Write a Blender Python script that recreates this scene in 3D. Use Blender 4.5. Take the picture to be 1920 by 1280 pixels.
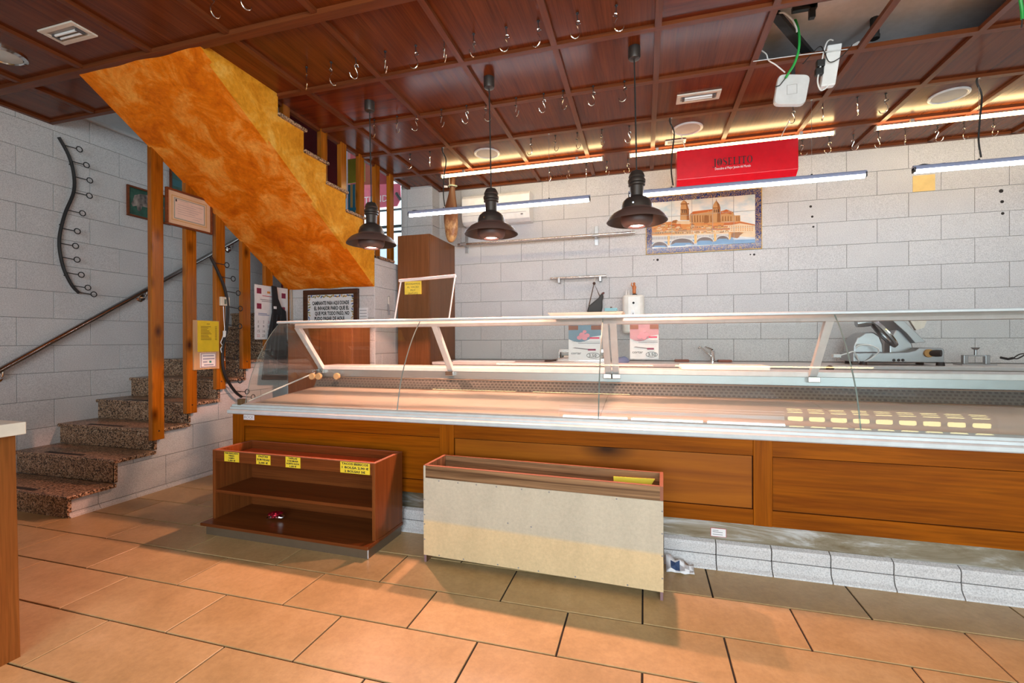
import bpy, bmesh, math, random
import numpy as np
from mathutils import Vector, Matrix
random.seed(7)
SC = bpy.context.scene
COL = SC.collection
for o in list(bpy.data.objects):
    bpy.data.objects.remove(o)

# ------------------------------------------------------------------ camera
CAM_F, CAM_H = 863.3, 1.165
yaw, pit, rol = [math.radians(a) for a in (15.975, -0.075, -0.21)]
_F = np.array([-math.sin(yaw)*math.cos(pit), math.cos(yaw)*math.cos(pit), math.sin(pit)])
_r = np.array([math.cos(yaw), math.sin(yaw), 0.0]); _u = np.cross(_r, _F)
_R = np.array([math.cos(rol)*_r+math.sin(rol)*_u, -math.sin(rol)*_r+math.cos(rol)*_u, _F])
cam = bpy.data.cameras.new('camera'); camo = bpy.data.objects.new('camera', cam); COL.objects.link(camo)
cam.sensor_width = 36; cam.lens = CAM_F/1920*36; cam.clip_start = 0.02
M4 = Matrix.Identity(4)
for i in range(3):
    M4[i][0] = _R[0][i]; M4[i][1] = _R[1][i]; M4[i][2] = -_R[2][i]
M4[2][3] = CAM_H
camo.matrix_world = M4
SC.camera = camo
def ray(u, v): return _R.T @ np.array([(u-960)/CAM_F, -(v-640)/CAM_F, 1.0])
def PZ(u, v, z):
    d = ray(u, v); t = (z-CAM_H)/d[2]; return Vector((d[0]*t, d[1]*t, z))
def PY(u, v, y):
    d = ray(u, v); t = y/d[1]; return Vector((d[0]*t, y, CAM_H+d[2]*t))
def PX(u, v, x):
    d = ray(u, v); t = x/d[0]; return Vector((x, d[1]*t, CAM_H+d[2]*t))

# ------------------------------------------------------------------ world, daylight, exposure
SC.view_settings.view_transform = 'Standard'; SC.view_settings.look = 'None'
SC.view_settings.gamma = 1.0; SC.view_settings.use_curve_mapping = False
SC.view_settings.exposure = 0.0
SC.cycles.max_bounces = 10; SC.cycles.diffuse_bounces = 5; SC.cycles.transparent_max_bounces = 24
SC.cycles.caustics_reflective = False; SC.cycles.caustics_refractive = False
W = bpy.data.worlds.new('sky'); SC.world = W; W.use_nodes = True
W.node_tree.nodes['Background'].inputs[0].default_value = (0.80, 0.92, 1.0, 1)
W.node_tree.nodes['Background'].inputs[1].default_value = 2.2
XL, YB, ZC, YF, XR = -4.733, 5.158, 3.0, -2.6, 5.0     # left wall, back wall, ceiling, shop front, right wall
def area(name, loc, rot, sx, sy, power, color):
    l = bpy.data.lights.new(name, 'AREA'); l.shape = 'RECTANGLE'; l.size = sx; l.size_y = sy
    l.energy = power; l.color = color
    o = bpy.data.objects.new(name, l); COL.objects.link(o); o.location = loc; o.rotation_euler = rot
    return o
# daylight entering through the shop front's windows (behind the camera)
PI = math.pi
area('daylight_shop_window', (0.4, YF-0.12, 1.7), (PI/2, 0, 0), 3.6, 1.9, 250, (0.76, 0.91, 1.0))
area('daylight_shop_door', (3.6, YF-0.12, 0.95), (PI/2, 0, 0), 1.5, 1.7, 100, (0.76, 0.91, 1.0))

# ------------------------------------------------------------------ object helpers
WOFF = {}
def link(o, parent=None):
    COL.objects.link(o)
    if parent is not None:
        o.parent = parent
        off = WOFF.get(parent.name, (0, 0, 0))
        o.location = (-off[0], -off[1], -off[2])
    return o
def thing(name, label, cat, loc=(0, 0, 0), group=None):
    o = bpy.data.objects.new(name, None); COL.objects.link(o); o.location = loc
    o.empty_display_size = 0.05
    WOFF[o.name] = tuple(loc)
    o['label'] = label; o['category'] = cat
    if group: o['group'] = group
    return o
def tag(o, label, cat, group=None):
    o['label'] = label; o['category'] = cat
    if group: o['group'] = group
    return o
class MB:
    def __init__(s): s.v = []; s.f = []; s.m = []; s.sm = []; s.mi = 0; s.smooth = False
    def add(s, vs, fs):
        b = len(s.v); s.v += [tuple(v) for v in vs]
        for f in fs: s.f.append([i+b for i in f]); s.m.append(s.mi); s.sm.append(s.smooth)
        return s
    def box(s, x0, x1, y0, y1, z0, z1):
        return s.add([(x, y, z) for z in (z0, z1) for y in (y0, y1) for x in (x0, x1)],
              [(0, 2, 3, 1), (4, 5, 7, 6), (0, 1, 5, 4), (2, 6, 7, 3), (0, 4, 6, 2), (1, 3, 7, 5)])
    def obox(s, c, size, rot=None):
        R = rot if rot is not None else Matrix.Identity(3)
        a, b, d = [q/2 for q in size]; c = Vector(c)
        return s.add([c+R@Vector((x, y, z)) for z in (-d, d) for y in (-b, b) for x in (-a, a)],
              [(0, 2, 3, 1), (4, 5, 7, 6), (0, 1, 5, 4), (2, 6, 7, 3), (0, 4, 6, 2), (1, 3, 7, 5)])
    def prism(s, pts, d):
        """closed 3-D polygon pts extruded by vector d"""
        n = len(pts); d = Vector(d); P = [Vector(p) for p in pts]
        nrm = Vector((0, 0, 0))
        for i in range(n): nrm += P[i].cross(P[(i+1) % n])
        fl = nrm.dot(d) > 0
        vs = P+[p+d for p in P]
        fs = [list(range(n)), list(range(n, 2*n))[::-1]]
        fs += [(i, i+n, (i+1) % n+n, (i+1) % n) for i in range(n)]
        if fl: fs = [list(f)[::-1] for f in fs]
        return s.add(vs, fs)
    def tube(s, path, r, n=8, cap=True, closed=False):
        P = [Vector(p) for p in path]; k = len(P)
        rr = r if isinstance(r, (list, tuple)) else [r]*k
        vs = []; prev = None
        for i in range(k):
            if closed: t = P[(i+1) % k]-P[i-1]
            else: t = P[min(i+1, k-1)]-P[max(i-1, 0)]
            t.normalize()
            if prev is None:
                a = Vector((0, 0, 1)) if abs(t.z) < 0.9 else Vector((1, 0, 0))
                nn = t.cross(a).normalized()
            else:
                nn = (prev-t*prev.dot(t)).normalized()
            prev = nn; bb = t.cross(nn)
            for j in range(n):
                a = 2*PI*j/n
                vs.append(P[i]+(nn*math.cos(a)+bb*math.sin(a))*rr[i])
        fs = []
        for i in range(k if closed else k-1):
            i2 = (i+1) % k
            for j in range(n):
                j2 = (j+1) % n
                fs.append((i*n+j, i*n+j2, i2*n+j2, i2*n+j))
        if cap and not closed:
            fs.append(list(range(n))[::-1]); fs.append([(k-1)*n+j for j in range(n)])
        o = s.smooth; s.smooth = True; s.add(vs, fs); s.smooth = o
        return s
    def lathe(s, prof, c=(0, 0, 0), n=32, axis='z'):
        """prof: list of (radius, height)"""
        vs = []; c = Vector(c)
        for r, h in prof:
            for j in range(n):
                a = 2*PI*j/n; x, y = max(r, 1e-5)*math.cos(a), max(r, 1e-5)*math.sin(a)
                if axis == 'z': p = (x, y, h)
                elif axis == 'y': p = (x, h, -y)
                else: p = (h, x, y)
                vs.append(c+Vector(p))
        fs = []
        for i in range(len(prof)-1):
            for j in range(n):
                j2 = (j+1) % n
                fs.append((i*n+j, i*n+j2, (i+1)*n+j2, (i+1)*n+j))
        o = s.smooth; s.smooth = True; s.add(vs, fs); s.smooth = o
        return s
    def quad(s, a, b, c, d): return s.add([a, b, c, d], [(0, 1, 2, 3)])
    def sweep(s, prof, x0, x1, closed=True):
        """profile of (y, z) points extruded along X"""
        return s.prism([(x0, y, z) for y, z in prof], (x1-x0, 0, 0))
    def mesh(s, name, mats):
        me = bpy.data.meshes.new(name)
        me.from_pydata(s.v, [], s.f)
        for m in (mats if isinstance(mats, (list, tuple)) else [mats]): me.materials.append(m)
        me.polygons.foreach_set('material_index', s.m)
        me.polygons.foreach_set('use_smooth', s.sm)
        me.update()
        return me
    def build(s, name, mats, parent=None, bevel=0, sub=0, autosmooth=True):
        me = s.mesh(name, mats)
        if any(s.sm):
            bm = bmesh.new(); bm.from_mesh(me)
            for e in bm.edges:
                if len(e.link_faces) == 2 and e.calc_face_angle(0) > math.radians(38): e.smooth = False
            bm.to_mesh(me); bm.free()
        o = bpy.data.objects.new(name, me); link(o, parent)
        if bevel:
            m = o.modifiers.new('bevel', 'BEVEL'); m.width = bevel; m.segments = 2; m.limit_method = 'ANGLE'
        if sub:
            m = o.modifiers.new('sub', 'SUBSURF'); m.levels = sub; m.render_levels = sub
        return o
def bx(name, mat, parent, x0, x1, y0, y1, z0, z1, bevel=0):
    return MB().box(x0, x1, y0, y1, z0, z1).build(name, mat, parent, bevel=bevel)
def structure(o):
    o['kind'] = 'structure'; return o
def copy_tree(o, parent=None):
    c = o.copy(); COL.objects.link(c); c.parent = parent
    for ch in o.children:
        copy_tree(ch, c)
    return c
def text(body, size, origin, right, up, mat, parent, name='lettering', align='CENTER', width=None, line=1.0, bold=0.0):
    """flat lettering, converted to a mesh; origin = anchor of the first line's baseline"""
    cu = bpy.data.curves.new(name, 'FONT'); cu.body = body; cu.size = size
    cu.align_x = align; cu.space_line = line; cu.resolution_u = 2; cu.offset = bold
    t = bpy.data.objects.new(name, cu)
    me = bpy.data.meshes.new_from_object(t)
    bpy.data.objects.remove(t)
    me.name = name
    right = Vector(right).normalized(); up = Vector(up).normalized(); o0 = Vector(origin)
    xs = [v.co.x for v in me.vertices]
    k = 1.0
    if width and xs: k = width/max(1e-6, (max(xs)-min(xs)))
    for v in me.vertices:
        v.co = o0+right*(v.co.x*k)+up*v.co.y
    me.materials.clear(); me.materials.append(mat)
    o = bpy.data.objects.new(name, me); link(o, parent)
    return o
def bez(p0, p1, p2, p3, n=16):
    r = []
    for i in range(n+1):
        t = i/n; a = Vector(p0)*(1-t)**3+Vector(p1)*3*t*(1-t)**2+Vector(p2)*3*t*t*(1-t)+Vector(p3)*t**3
        r.append(a)
    return r
def spline(pts, n=8):
    P = [Vector(p) for p in pts]; r = []
    for i in range(len(P)-1):
        a = P[max(i-1, 0)]; b = P[i]; c = P[i+1]; d = P[min(i+2, len(P)-1)]
        for k in range(n):
            t = k/n
            r.append(0.5*((2*b)+(c-a)*t+(2*a-5*b+4*c-d)*t*t+(3*b-a-3*c+d)*t**3))
    r.append(P[-1]); return r

# ------------------------------------------------------------------ materials
def srgb(r, g, b):
    f = lambda c: (c/255/12.92) if c/255 <= 0.04045 else ((c/255+0.055)/1.055)**2.4
    return (f(r), f(g), f(b), 1)
class Mat:
    def __init__(s, name, base=(0.8, 0.8, 0.8, 1), rough=0.5, metal=0, spec=0.5):
        s.m = bpy.data.materials.new(name); s.m.use_nodes = True
        s.nt = s.m.node_tree; s.p = s.nt.nodes['Principled BSDF']
        s.p.inputs['Base Color'].default_value = base
        s.p.inputs['Roughness'].default_value = rough
        s.p.inputs['Metallic'].default_value = metal
        s.p.inputs['Specular IOR Level'].default_value = spec
    def n(s, t, **k):
        nd = s.nt.nodes.new(t)
        for a, b in k.items(): setattr(nd, a, b)
        return nd
    def l(s, a, b): s.nt.links.new(a, b)
    def coords(s, scale=(1, 1, 1), rand=True):
        tc = s.n('ShaderNodeTexCoord'); mp = s.n('ShaderNodeMapping')
        mp.inputs['Scale'].default_value = scale
        if rand:
            oi = s.n('ShaderNodeObjectInfo'); mu = s.n('ShaderNodeMath', operation='MULTIPLY'); mu.inputs[1].default_value = 41.0
            s.l(oi.outputs['Random'], mu.inputs[0])
            ad = s.n('ShaderNodeVectorMath', operation='ADD')
            s.l(tc.outputs['Object'], ad.inputs[0]); s.l(mu.outputs[0], ad.inputs[1]); s.l(ad.outputs[0], mp.inputs['Vector'])
        else: s.l(tc.outputs['Object'], mp.inputs['Vector'])
        return mp.outputs[0]
    def noise(s, vec, scale=1, detail=4, rough=0.6, dist=0):
        t = s.n('ShaderNodeTexNoise'); t.inputs['Scale'].default_value = scale; t.inputs['Detail'].default_value = detail
        t.inputs['Roughness'].default_value = rough; t.inputs['Distortion'].default_value = dist
        s.l(vec, t.inputs['Vector']); return t.outputs['Fac']
    def ramp(s, fac, stops):
        r = s.n('ShaderNodeValToRGB'); el = r.color_ramp.elements
        while len(el) < len(stops): el.new(0.5)
        for e, (p, c) in zip(el, stops): e.position = p; e.color = c
        s.l(fac, r.inputs[0]); return r.outputs[0]
    def mix(s, a, b, fac=0.5, mode='MIX'):
        m = s.n('ShaderNodeMix', data_type='RGBA', blend_type=mode)
        if isinstance(fac, (int, float)): m.inputs[0].default_value = fac
        else: s.l(fac, m.inputs[0])
        for q, i in ((a, 6), (b, 7)):
            if isinstance(q, tuple): m.inputs[i].default_value = q
            else: s.l(q, m.inputs[i])
        return m.outputs[2]
    def base(s, c): s.l(c, s.p.inputs['Base Color']); return s
    def bump(s, h, strength=0.2, dist=0.01):
        b = s.n('ShaderNodeBump'); b.inputs['Strength'].default_value = strength; b.inputs['Distance'].default_value = dist
        s.l(h, b.inputs['Height']); s.l(b.outputs[0], s.p.inputs['Normal']); return s
def plain(name, c, rough=0.5, metal=0, spec=0.5):
    """plain paint or plastic with a faint procedural unevenness"""
    m = Mat(name, c, rough, metal, spec)
    n = m.noise(m.coords((9, 9, 9)), 2, 3)
    lo = tuple(x*0.93 for x in c[:3])+(1,); hi = tuple(min(1, x*1.05) for x in c[:3])+(1,)
    m.base(m.ramp(n, [(0.3, lo), (0.7, hi)]))
    return m.m
def wood(name, dark, light, axis='y', rough=0.35, freq=22, spec=0.2, knots=False, bump=0.05):
    m = Mat(name, light, rough, 0, spec)
    sc = [freq]*3; sc['xyz'.index(axis)] = 0.9
    v = m.coords(tuple(sc))
    n1 = m.noise(v, 1.0, 5, 0.65, 0.6)
    sc2 = [freq*7]*3; sc2['xyz'.index(axis)] = 3
    n2 = m.noise(m.coords(tuple(sc2)), 1.0, 2)
    c = m.ramp(n1, [(0.28, dark), (0.72, light)])
    c2 = m.ramp(n2, [(0.3, (0.72, 0.72, 0.72, 1)), (0.6, (1, 1, 1, 1))])
    c = m.mix(c, c2, 1.0, 'MULTIPLY')
    if knots:
        sc3 = [8]*3; sc3['xyz'.index(axis)] = 4
        vo = m.n('ShaderNodeTexVoronoi'); vo.inputs['Scale'].default_value = 1.0; m.l(m.coords(tuple(sc3)), vo.inputs['Vector'])
        k = m.ramp(vo.outputs['Distance'], [(0.05, (0.14, 0.09, 0.07, 1)), (0.30, (1, 1, 1, 1))])
        c = m.mix(c, k, 1.0, 'MULTIPLY')
    m.base(c)
    if bump: m.bump(n1, bump, 0.004)
    return m.m
def emit(name, c, strength):
    m = bpy.data.materials.new(name); m.use_nodes = True; nt = m.node_tree; nt.nodes.clear()
    e = nt.nodes.new('ShaderNodeEmission'); e.inputs[0].default_value = c; e.inputs[1].default_value = strength
    o = nt.nodes.new('ShaderNodeOutputMaterial'); nt.links.new(e.outputs[0], o.inputs[0]); return m
def glass_mat(name, tint=(0.97, 0.99, 0.98, 1), refl=1.0, rough=0.0, ior=1.5):
    m = bpy.data.materials.new(name); m.use_nodes = True; nt = m.node_tree; nt.nodes.clear()
    t = nt.nodes.new('ShaderNodeBsdfTransparent'); t.inputs[0].default_value = tint
    g = nt.nodes.new('ShaderNodeBsdfGlossy'); g.inputs['Roughness'].default_value = rough
    g.inputs[0].default_value = (refl, refl, refl, 1)
    lw = nt.nodes.new('ShaderNodeLayerWeight'); lw.inputs[0].default_value = 0.5
    pw = nt.nodes.new('ShaderNodeMath'); pw.operation = 'POWER'; pw.inputs[1].default_value = 5.0
    f = nt.nodes.new('ShaderNodeMath'); f.operation = 'MULTIPLY_ADD'; f.inputs[1].default_value = 0.955; f.inputs[2].default_value = 0.045
    nt.links.new(lw.outputs['Facing'], pw.inputs[0]); nt.links.new(pw.outputs[0], f.inputs[0])
    x = nt.nodes.new('ShaderNodeMixShader'); o = nt.nodes.new('ShaderNodeOutputMaterial')
    nt.links.new(f.outputs[0], x.inputs[0]); nt.links.new(t.outputs[0], x.inputs[1]); nt.links.new(g.outputs[0], x.inputs[2])
    nt.links.new(x.outputs[0], o.inputs[0]); return m

def tile_stone():
    m = Mat('speckled_stone_tile', rough=0.55)
    v = m.coords((1, 1, 1))
    n1 = m.noise(v, 170, 2, 0.7); n2 = m.noise(v, 3, 3)
    c = m.ramp(n1, [(0.33, (0.43, 0.42, 0.42, 1)), (0.5, (0.60, 0.585, 0.58, 1)), (0.68, (0.70, 0.685, 0.675, 1))])
    c2 = m.ramp(n2, [(0.3, (0.92, 0.92, 0.93, 1)), (0.7, (1, 1, 1, 1))])
    m.base(m.mix(c, c2, 1.0, 'MULTIPLY')).bump(n1, 0.06, 0.003); return m.m
def tile_floor():
    m = Mat('terracotta_floor_tile', rough=0.36, spec=0.45)
    v = m.coords((1, 1, 1)); oi = m.n('ShaderNodeObjectInfo')
    n1 = m.noise(v, 2.6, 6, 0.7, 0.4); n2 = m.noise(v, 45, 3, 0.75)
    c = m.ramp(n1, [(0.25, (0.40, 0.265, 0.115, 1)), (0.5, (0.52, 0.35, 0.165, 1)), (0.75, (0.63, 0.445, 0.232, 1))])
    c2 = m.ramp(n2, [(0.3, (0.86, 0.86, 0.86, 1)), (0.62, (1, 1, 1, 1))])
    c = m.mix(c, c2, 1.0, 'MULTIPLY')
    c3 = m.ramp(oi.outputs['Random'], [(0, (0.9, 0.9, 0.88, 1)), (1, (1.0, 1.0, 1.0, 1))])
    m.base(m.mix(c, c3, 1.0, 'MULTIPLY')).bump(n2, 0.08, 0.003); return m.m
def granite():
    m = Mat('brown_speckled_granite', rough=0.35, spec=0.3)
    v = m.coords((1, 1, 1), False)
    vo = m.n('ShaderNodeTexVoronoi'); vo.inputs['Scale'].default_value = 130; m.l(v, vo.inputs['Vector'])
    sx = m.n('ShaderNodeSeparateColor'); m.l(vo.outputs['Color'], sx.inputs[0])
    c = m.ramp(sx.outputs[0], [(0.0, (0.035, 0.022, 0.015, 1)), (0.22, (0.14, 0.075, 0.042, 1)), (0.42, (0.32, 0.19, 0.11, 1)), (0.7, (0.46, 0.30, 0.19, 1)), (0.92, (0.56, 0.41, 0.29, 1))])
    for e in m.nt.nodes:
        if e.type == 'VALTORGB': e.color_ramp.interpolation = 'CONSTANT'
    m.base(c); return m.m
def stucco(name, a, b, c_):
    m = Mat(name, b, rough=0.6, spec=0.1)
    v = m.coords((1, 1, 1), False)
    n1 = m.noise(v, 4.2, 10, 0.66, 0.7); n2 = m.noise(v, 38, 5, 0.7, 0.3)
    c = m.ramp(n1, [(0.34, a), (0.5, b), (0.64, c_)])
    c2 = m.ramp(n2, [(0.3, (0.8, 0.76, 0.7, 1)), (0.6, (1, 1, 1, 1))])
    m.base(m.mix(c, c2, 1.0, 'MULTIPLY')).bump(n2, 0.55, 0.012); return m.m
STONE = tile_stone(); FLOORT = tile_floor(); GRAN = granite()
GROUT = plain('dark_grout', (0.022, 0.018, 0.016, 1), 0.9)
GROUTW = plain('grey_joint', (0.22, 0.215, 0.21, 1), 0.9)
PLASTER = plain('white_plaster', (0.68, 0.69, 0.70, 1), 0.8)
SOFFIT = stucco('orange_stucco', (0.55, 0.105, 0.002, 1), (0.78, 0.19, 0.005, 1), (0.90, 0.36, 0.06, 1))
STRING = stucco('amber_stucco', (0.60, 0.22, 0.010, 1), (0.78, 0.34, 0.025, 1), (0.86, 0.48, 0.09, 1))
CEILW = wood('mahogany_panel', (0.098, 0.020, 0.005, 1), (0.195, 0.046, 0.010, 1), 'y', 0.22, 16, 0.2, bump=0)
CEILX = wood('mahogany_panel_crosswise', (0.08, 0.014, 0.004, 1), (0.24, 0.038, 0.008, 1), 'x', 0.2, 14, 0.4, bump=0)
BATT = wood('mahogany_batten', (0.12, 0.030, 0.010, 1), (0.20, 0.054, 0.017, 1), 'x', 0.35, 30)
OAK = wood('honey_oak', (0.17, 0.038, 0.001, 1), (0.33, 0.088, 0.002, 1), 'x', 0.45, 13, 0.08)
OAKV = wood('honey_oak_upright', (0.21, 0.048, 0.001, 1), (0.35, 0.096, 0.003, 1), 'z', 0.45, 18, 0.08)
SHELFW = wood('cherry_laminate', (0.12, 0.030, 0.008, 1), (0.22, 0.062, 0.015, 1), 'x', 0.3, 22)
SHELFV = wood('cherry_laminate_upright', (0.14, 0.038, 0.009, 1), (0.25, 0.075, 0.018, 1), 'z', 0.3, 22)
CUPB = wood('brown_cupboard', (0.17, 0.062, 0.022, 1), (0.25, 0.095, 0.036, 1), 'z', 0.3, 26)
PINE = wood('stained_pine', (0.22, 0.058, 0.004, 1), (0.50, 0.155, 0.010, 1), 'z', 0.2, 14, 0.4, knots=True)
WENGE = wood('striped_laminate', (0.06, 0.024, 0.010, 1), (0.40, 0.23, 0.115, 1), 'x', 0.35, 42)
REDEDGE = plain('red_edge_band', (0.26, 0.085, 0.04, 1), 0.5)
REDTOP = plain('red_laminate', (0.56, 0.09, 0.025, 1), 0.3)
MARBLE = plain('white_marble', (0.66, 0.64, 0.63, 1), 0.25)
ALU = Mat('brushed_aluminium', (0.48, 0.48, 0.48, 1), 0.4, 0.8).m
WHITEALU = plain('pale_enamel', (0.56, 0.61, 0.62, 1), 0.3)
STEEL = Mat('stainless_steel', (0.62, 0.60, 0.58, 1), 0.22, 1.0).m
CHROME = Mat('chrome', (0.8, 0.8, 0.8, 1), 0.08, 1.0).m
DARKM = plain('dark_bronze', (0.055, 0.046, 0.042, 1), 0.42, 0.5)
CORD = plain('black_cord', (0.012, 0.012, 0.012, 1), 0.6)
BLACK = plain('black_iron', (0.012, 0.012, 0.013, 1), 0.5)
WHITEP = plain('white_plastic', (0.80, 0.80, 0.79, 1), 0.35)
CREAM = plain('cream_frame', (0.74, 0.66, 0.56, 1), 0.4)
PAPER = plain('white_paper', (0.78, 0.77, 0.78, 1), 0.7)
YELLOW = plain('yellow_card', (0.80, 0.55, 0.02, 1), 0.6)
YELLOW2 = plain('lemon_card', (0.78, 0.72, 0.04, 1), 0.6)
INK = plain('black_ink', (0.02, 0.02, 0.02, 1), 0.7)
GREYINK = plain('grey_ink', (0.25, 0.24, 0.25, 1), 0.7)
REDINK = plain('red_ink', (0.5, 0.03, 0.06, 1), 0.6)
REDBOX = plain('red_gloss_card', (0.62, 0.004, 0.014, 1), 0.25)
GLASS = glass_mat('clear_pane')
def dusty(name):
    m = glass_mat(name, (0.90, 0.97, 0.95, 1)); nt = m.node_tree
    out = [n for n in nt.nodes if n.type == 'OUTPUT_MATERIAL'][0]; old = out.inputs[0].links[0].from_socket
    t = nt.nodes.new('ShaderNodeBsdfTranslucent'); t.inputs[0].default_value = (0.85, 0.92, 0.90, 1)
    x = nt.nodes.new('ShaderNodeMixShader'); x.inputs[0].default_value = 0.14
    nt.links.new(old, x.inputs[1]); nt.links.new(t.outputs[0], x.inputs[2]); nt.links.new(x.outputs[0], out.inputs[0])
    return m
DUSTY = dusty('dusty_shelf_glass')
# ------------------------------------------------------------------ tile helpers
_tm = {}
def tile_mesh(kind, w, h, t, mat, inset=0.0015):
    """a thin tile centred on the origin, chamfered front; kind = '+x', '-y' or '+z' is the way it faces"""
    key = (kind, round(w, 3), round(h, 3), round(t, 4), mat.name)
    if key in _tm: return _tm[key]
    a, b, i = w/2, h/2, inset
    L = [(-a, -b, 0), (a, -b, 0), (a, b, 0), (-a, b, 0), (-a, -b, t-i), (a, -b, t-i), (a, b, t-i), (-a, b, t-i),
         (-a+i, -b+i, t), (a-i, -b+i, t), (a-i, b-i, t), (-a+i, b-i, t)]
    mp = {'-y': lambda p, q, d: (p, -d, q), '+x': lambda p, q, d: (d, p, q), '+z': lambda p, q, d: (p, q, d)}[kind]
    m = MB(); m.add([mp(*p) for p in L], [(8, 9, 10, 11)] + [(k, (k+1) % 4, (k+1) % 4+4, k+4) for k in range(4)] +
                    [(k+4, (k+1) % 4+4, (k+1) % 4+8, k+8) for k in range(4)])
    me = m.mesh('tile', mat); _tm[key] = me
    return me
def lay(parent, kind, base, a0, a1, b0, b1, pa, pb, oa, ob, joint, t, mat, name='tile', half=0.5, skip=None):
    """running-bond tiles; base = the plane's coordinate on its own axis; half = row offset as a share of the pitch"""
    k0 = math.floor((b0-ob)/pb)
    for k in range(k0, math.ceil((b1-ob)/pb)):
        lo, hi = max(b0, ob+k*pb), min(b1, ob+(k+1)*pb)
        if hi-lo < 0.02: continue
        off = oa+(half*pa if k % 2 else 0)
        j0 = math.floor((a0-off)/pa)
        for j in range(j0, math.ceil((a1-off)/pa)+1):
            l, r = max(a0, off+j*pa), min(a1, off+(j+1)*pa)
            if r-l < 0.02: continue
            if skip and skip(l, r, lo, hi): continue
            me = tile_mesh(kind, r-l-joint, hi-lo-joint, t, mat)
            o = bpy.data.objects.new(name, me); COL.objects.link(o); o.parent = parent
            ca, cb = (l+r)/2, (lo+hi)/2
            o.location = {'-y': (ca, base, cb), '+x': (base, ca, cb), '+z': (ca, cb, base)}[kind]

# ------------------------------------------------------------------ floor
fl = structure(bx('floor', GROUT, None, XL-0.1, XR+0.1, YF-0.1, YB+0.1, -0.12, -0.006))
FP, FQ = 0.6145, 0.2877
# rows: joints at Y = 1.68 + k*0.2877 (k even -> X joints at -1.238 + j*0.6145)
def floor_skip(l, r, lo, hi): return hi < 0.2 or (lo > 2.62 and l > -2.4) or lo > 4.0 or l > 2.6
lay(fl, '+z', -0.012, XL, XR, YF, YB, FP, FQ, -1.238, 1.391, 0.0075, 0.012, FLOORT, skip=lambda l, r, lo, hi: floor_skip(l, r, lo, hi))
# beyond the visible part the floor goes on as one slab of the same tile
mb = MB(); mb.box(XL, XR, YF, 0.05, -0.012, -0.0005); mb.box(2.75, XR, 0.05, 2.6, -0.012, -0.0005); mb.box(-2.2, XR, 2.66, YB, -0.012, -0.0005); mb.box(XL, -2.2, 4.3, YB, -0.012, -0.0005)
mb.build('floor_far', FLOORT, fl)

# ------------------------------------------------------------------ back wall
wb = structure(bx('wall_back', GROUTW, None, -2.45, XR+0.1, YB+0.006, YB+0.2, 0, 3.35))
lay(wb, '-y', YB+0.006, -2.42, 3.75, 0.95, ZC, 0.499, 0.2265, 2.133-0.499*10, 1.6285-0.2265*10, 0.0032, 0.006, STONE, 'wall_tile')
# screw holes left in the tiles
for u, v, r in ((1520, 387, .012), (1523, 406, .011), (1525, 425, .010), (1877, 358, .017), (1879, 378, .014), (1880, 400, .013), (1226, 487, .006), (1233, 487, .013), (1407, 477, .007), (1414, 477, .011)):
    p = PY(u, v, YB)
    MB().lathe([(0, -0.0012), (r*0.7, -0.0012), (r, 0)], p, 12, 'y').build('screw_hole', GROUT, wb)
# left wall
wl = structure(bx('wall_left', GROUTW, None, XL-0.2, XL-0.006, YF, YB+0.2, 0, 3.128))
lay(wl, '+x', XL-0.006, 1.0, YB, 0.0, 3.128, 0.503, 0.2243, 2.405-0.503*6, 2.487-0.2243*12, 0.0032, 0.006, STONE, 'wall_tile', half=0.475)
bx('wall_cornice', PLASTER, wl, XL-0.1, XL+0.03, 2.55, YB, 3.128, 3.16, 0.006)
# plaster of the upper storey above the stairwell
up = MB(); up.box(XL-0.2, XL-0.005, 2.2, YB+0.2, 3.16, 4.9)
up.box(-2.70, -2.62, 2.2, YB, 3.06, 4.9); up.box(XL-0.2, -2.62, 2.1, 2.2, 3.06, 4.9); up.box(XL-0.2, -2.62, 2.1, YB+0.2, 4.9, 5.0)
structure(up.build('wall_upper', PLASTER))
# front wall with shop window and door, right wall
wf = MB()
wf.box(XL-0.2, -1.45, YF-0.2, YF, 0, 3.3); wf.box(2.25, 2.8, YF-0.2, YF, 0, 3.3); wf.box(4.4, XR+0.2, YF-0.2, YF, 0, 3.3)
wf.box(-1.45, 2.25, YF-0.2, YF, 0, 0.75); wf.box(-1.45, 2.25, YF-0.2, YF, 2.65, 3.3); wf.box(2.8, 4.4, YF-0.2, YF, 1.85, 3.3)
structure(wf.build('wall_front', PLASTER))
structure(bx('wall_right', PLASTER, None, XR, XR+0.2, YF-0.2, YB+0.2, 0, 3.3))
w2 = MB()
for x in (-1.45, -0.27, 0.93, 2.19): w2.box(x, x+0.06, YF-0.12, YF-0.06, 0.75, 2.65)
w2.box(-1.45, 2.25, YF-0.12, YF-0.06, 0.75, 0.81); w2.box(-1.45, 2.25, YF-0.12, YF-0.06, 2.62, 2.65)
structure(w2.build('window_2', DARKM))
d1 = MB()
for x in (2.8, 4.34): d1.box(x, x+0.06, YF-0.12, YF-0.06, 0, 1.85)
d1.box(2.8, 4.4, YF-0.12, YF-0.06, 1.79, 1.85); d1.box(2.8, 4.4, YF-0.12, YF-0.06, 0.0, 0.1); d1.box(2.86, 4.34, YF-0.11, YF-0.07, 1.0, 1.05)
door1 = structure(d1.build('door_1', DARKM))
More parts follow.
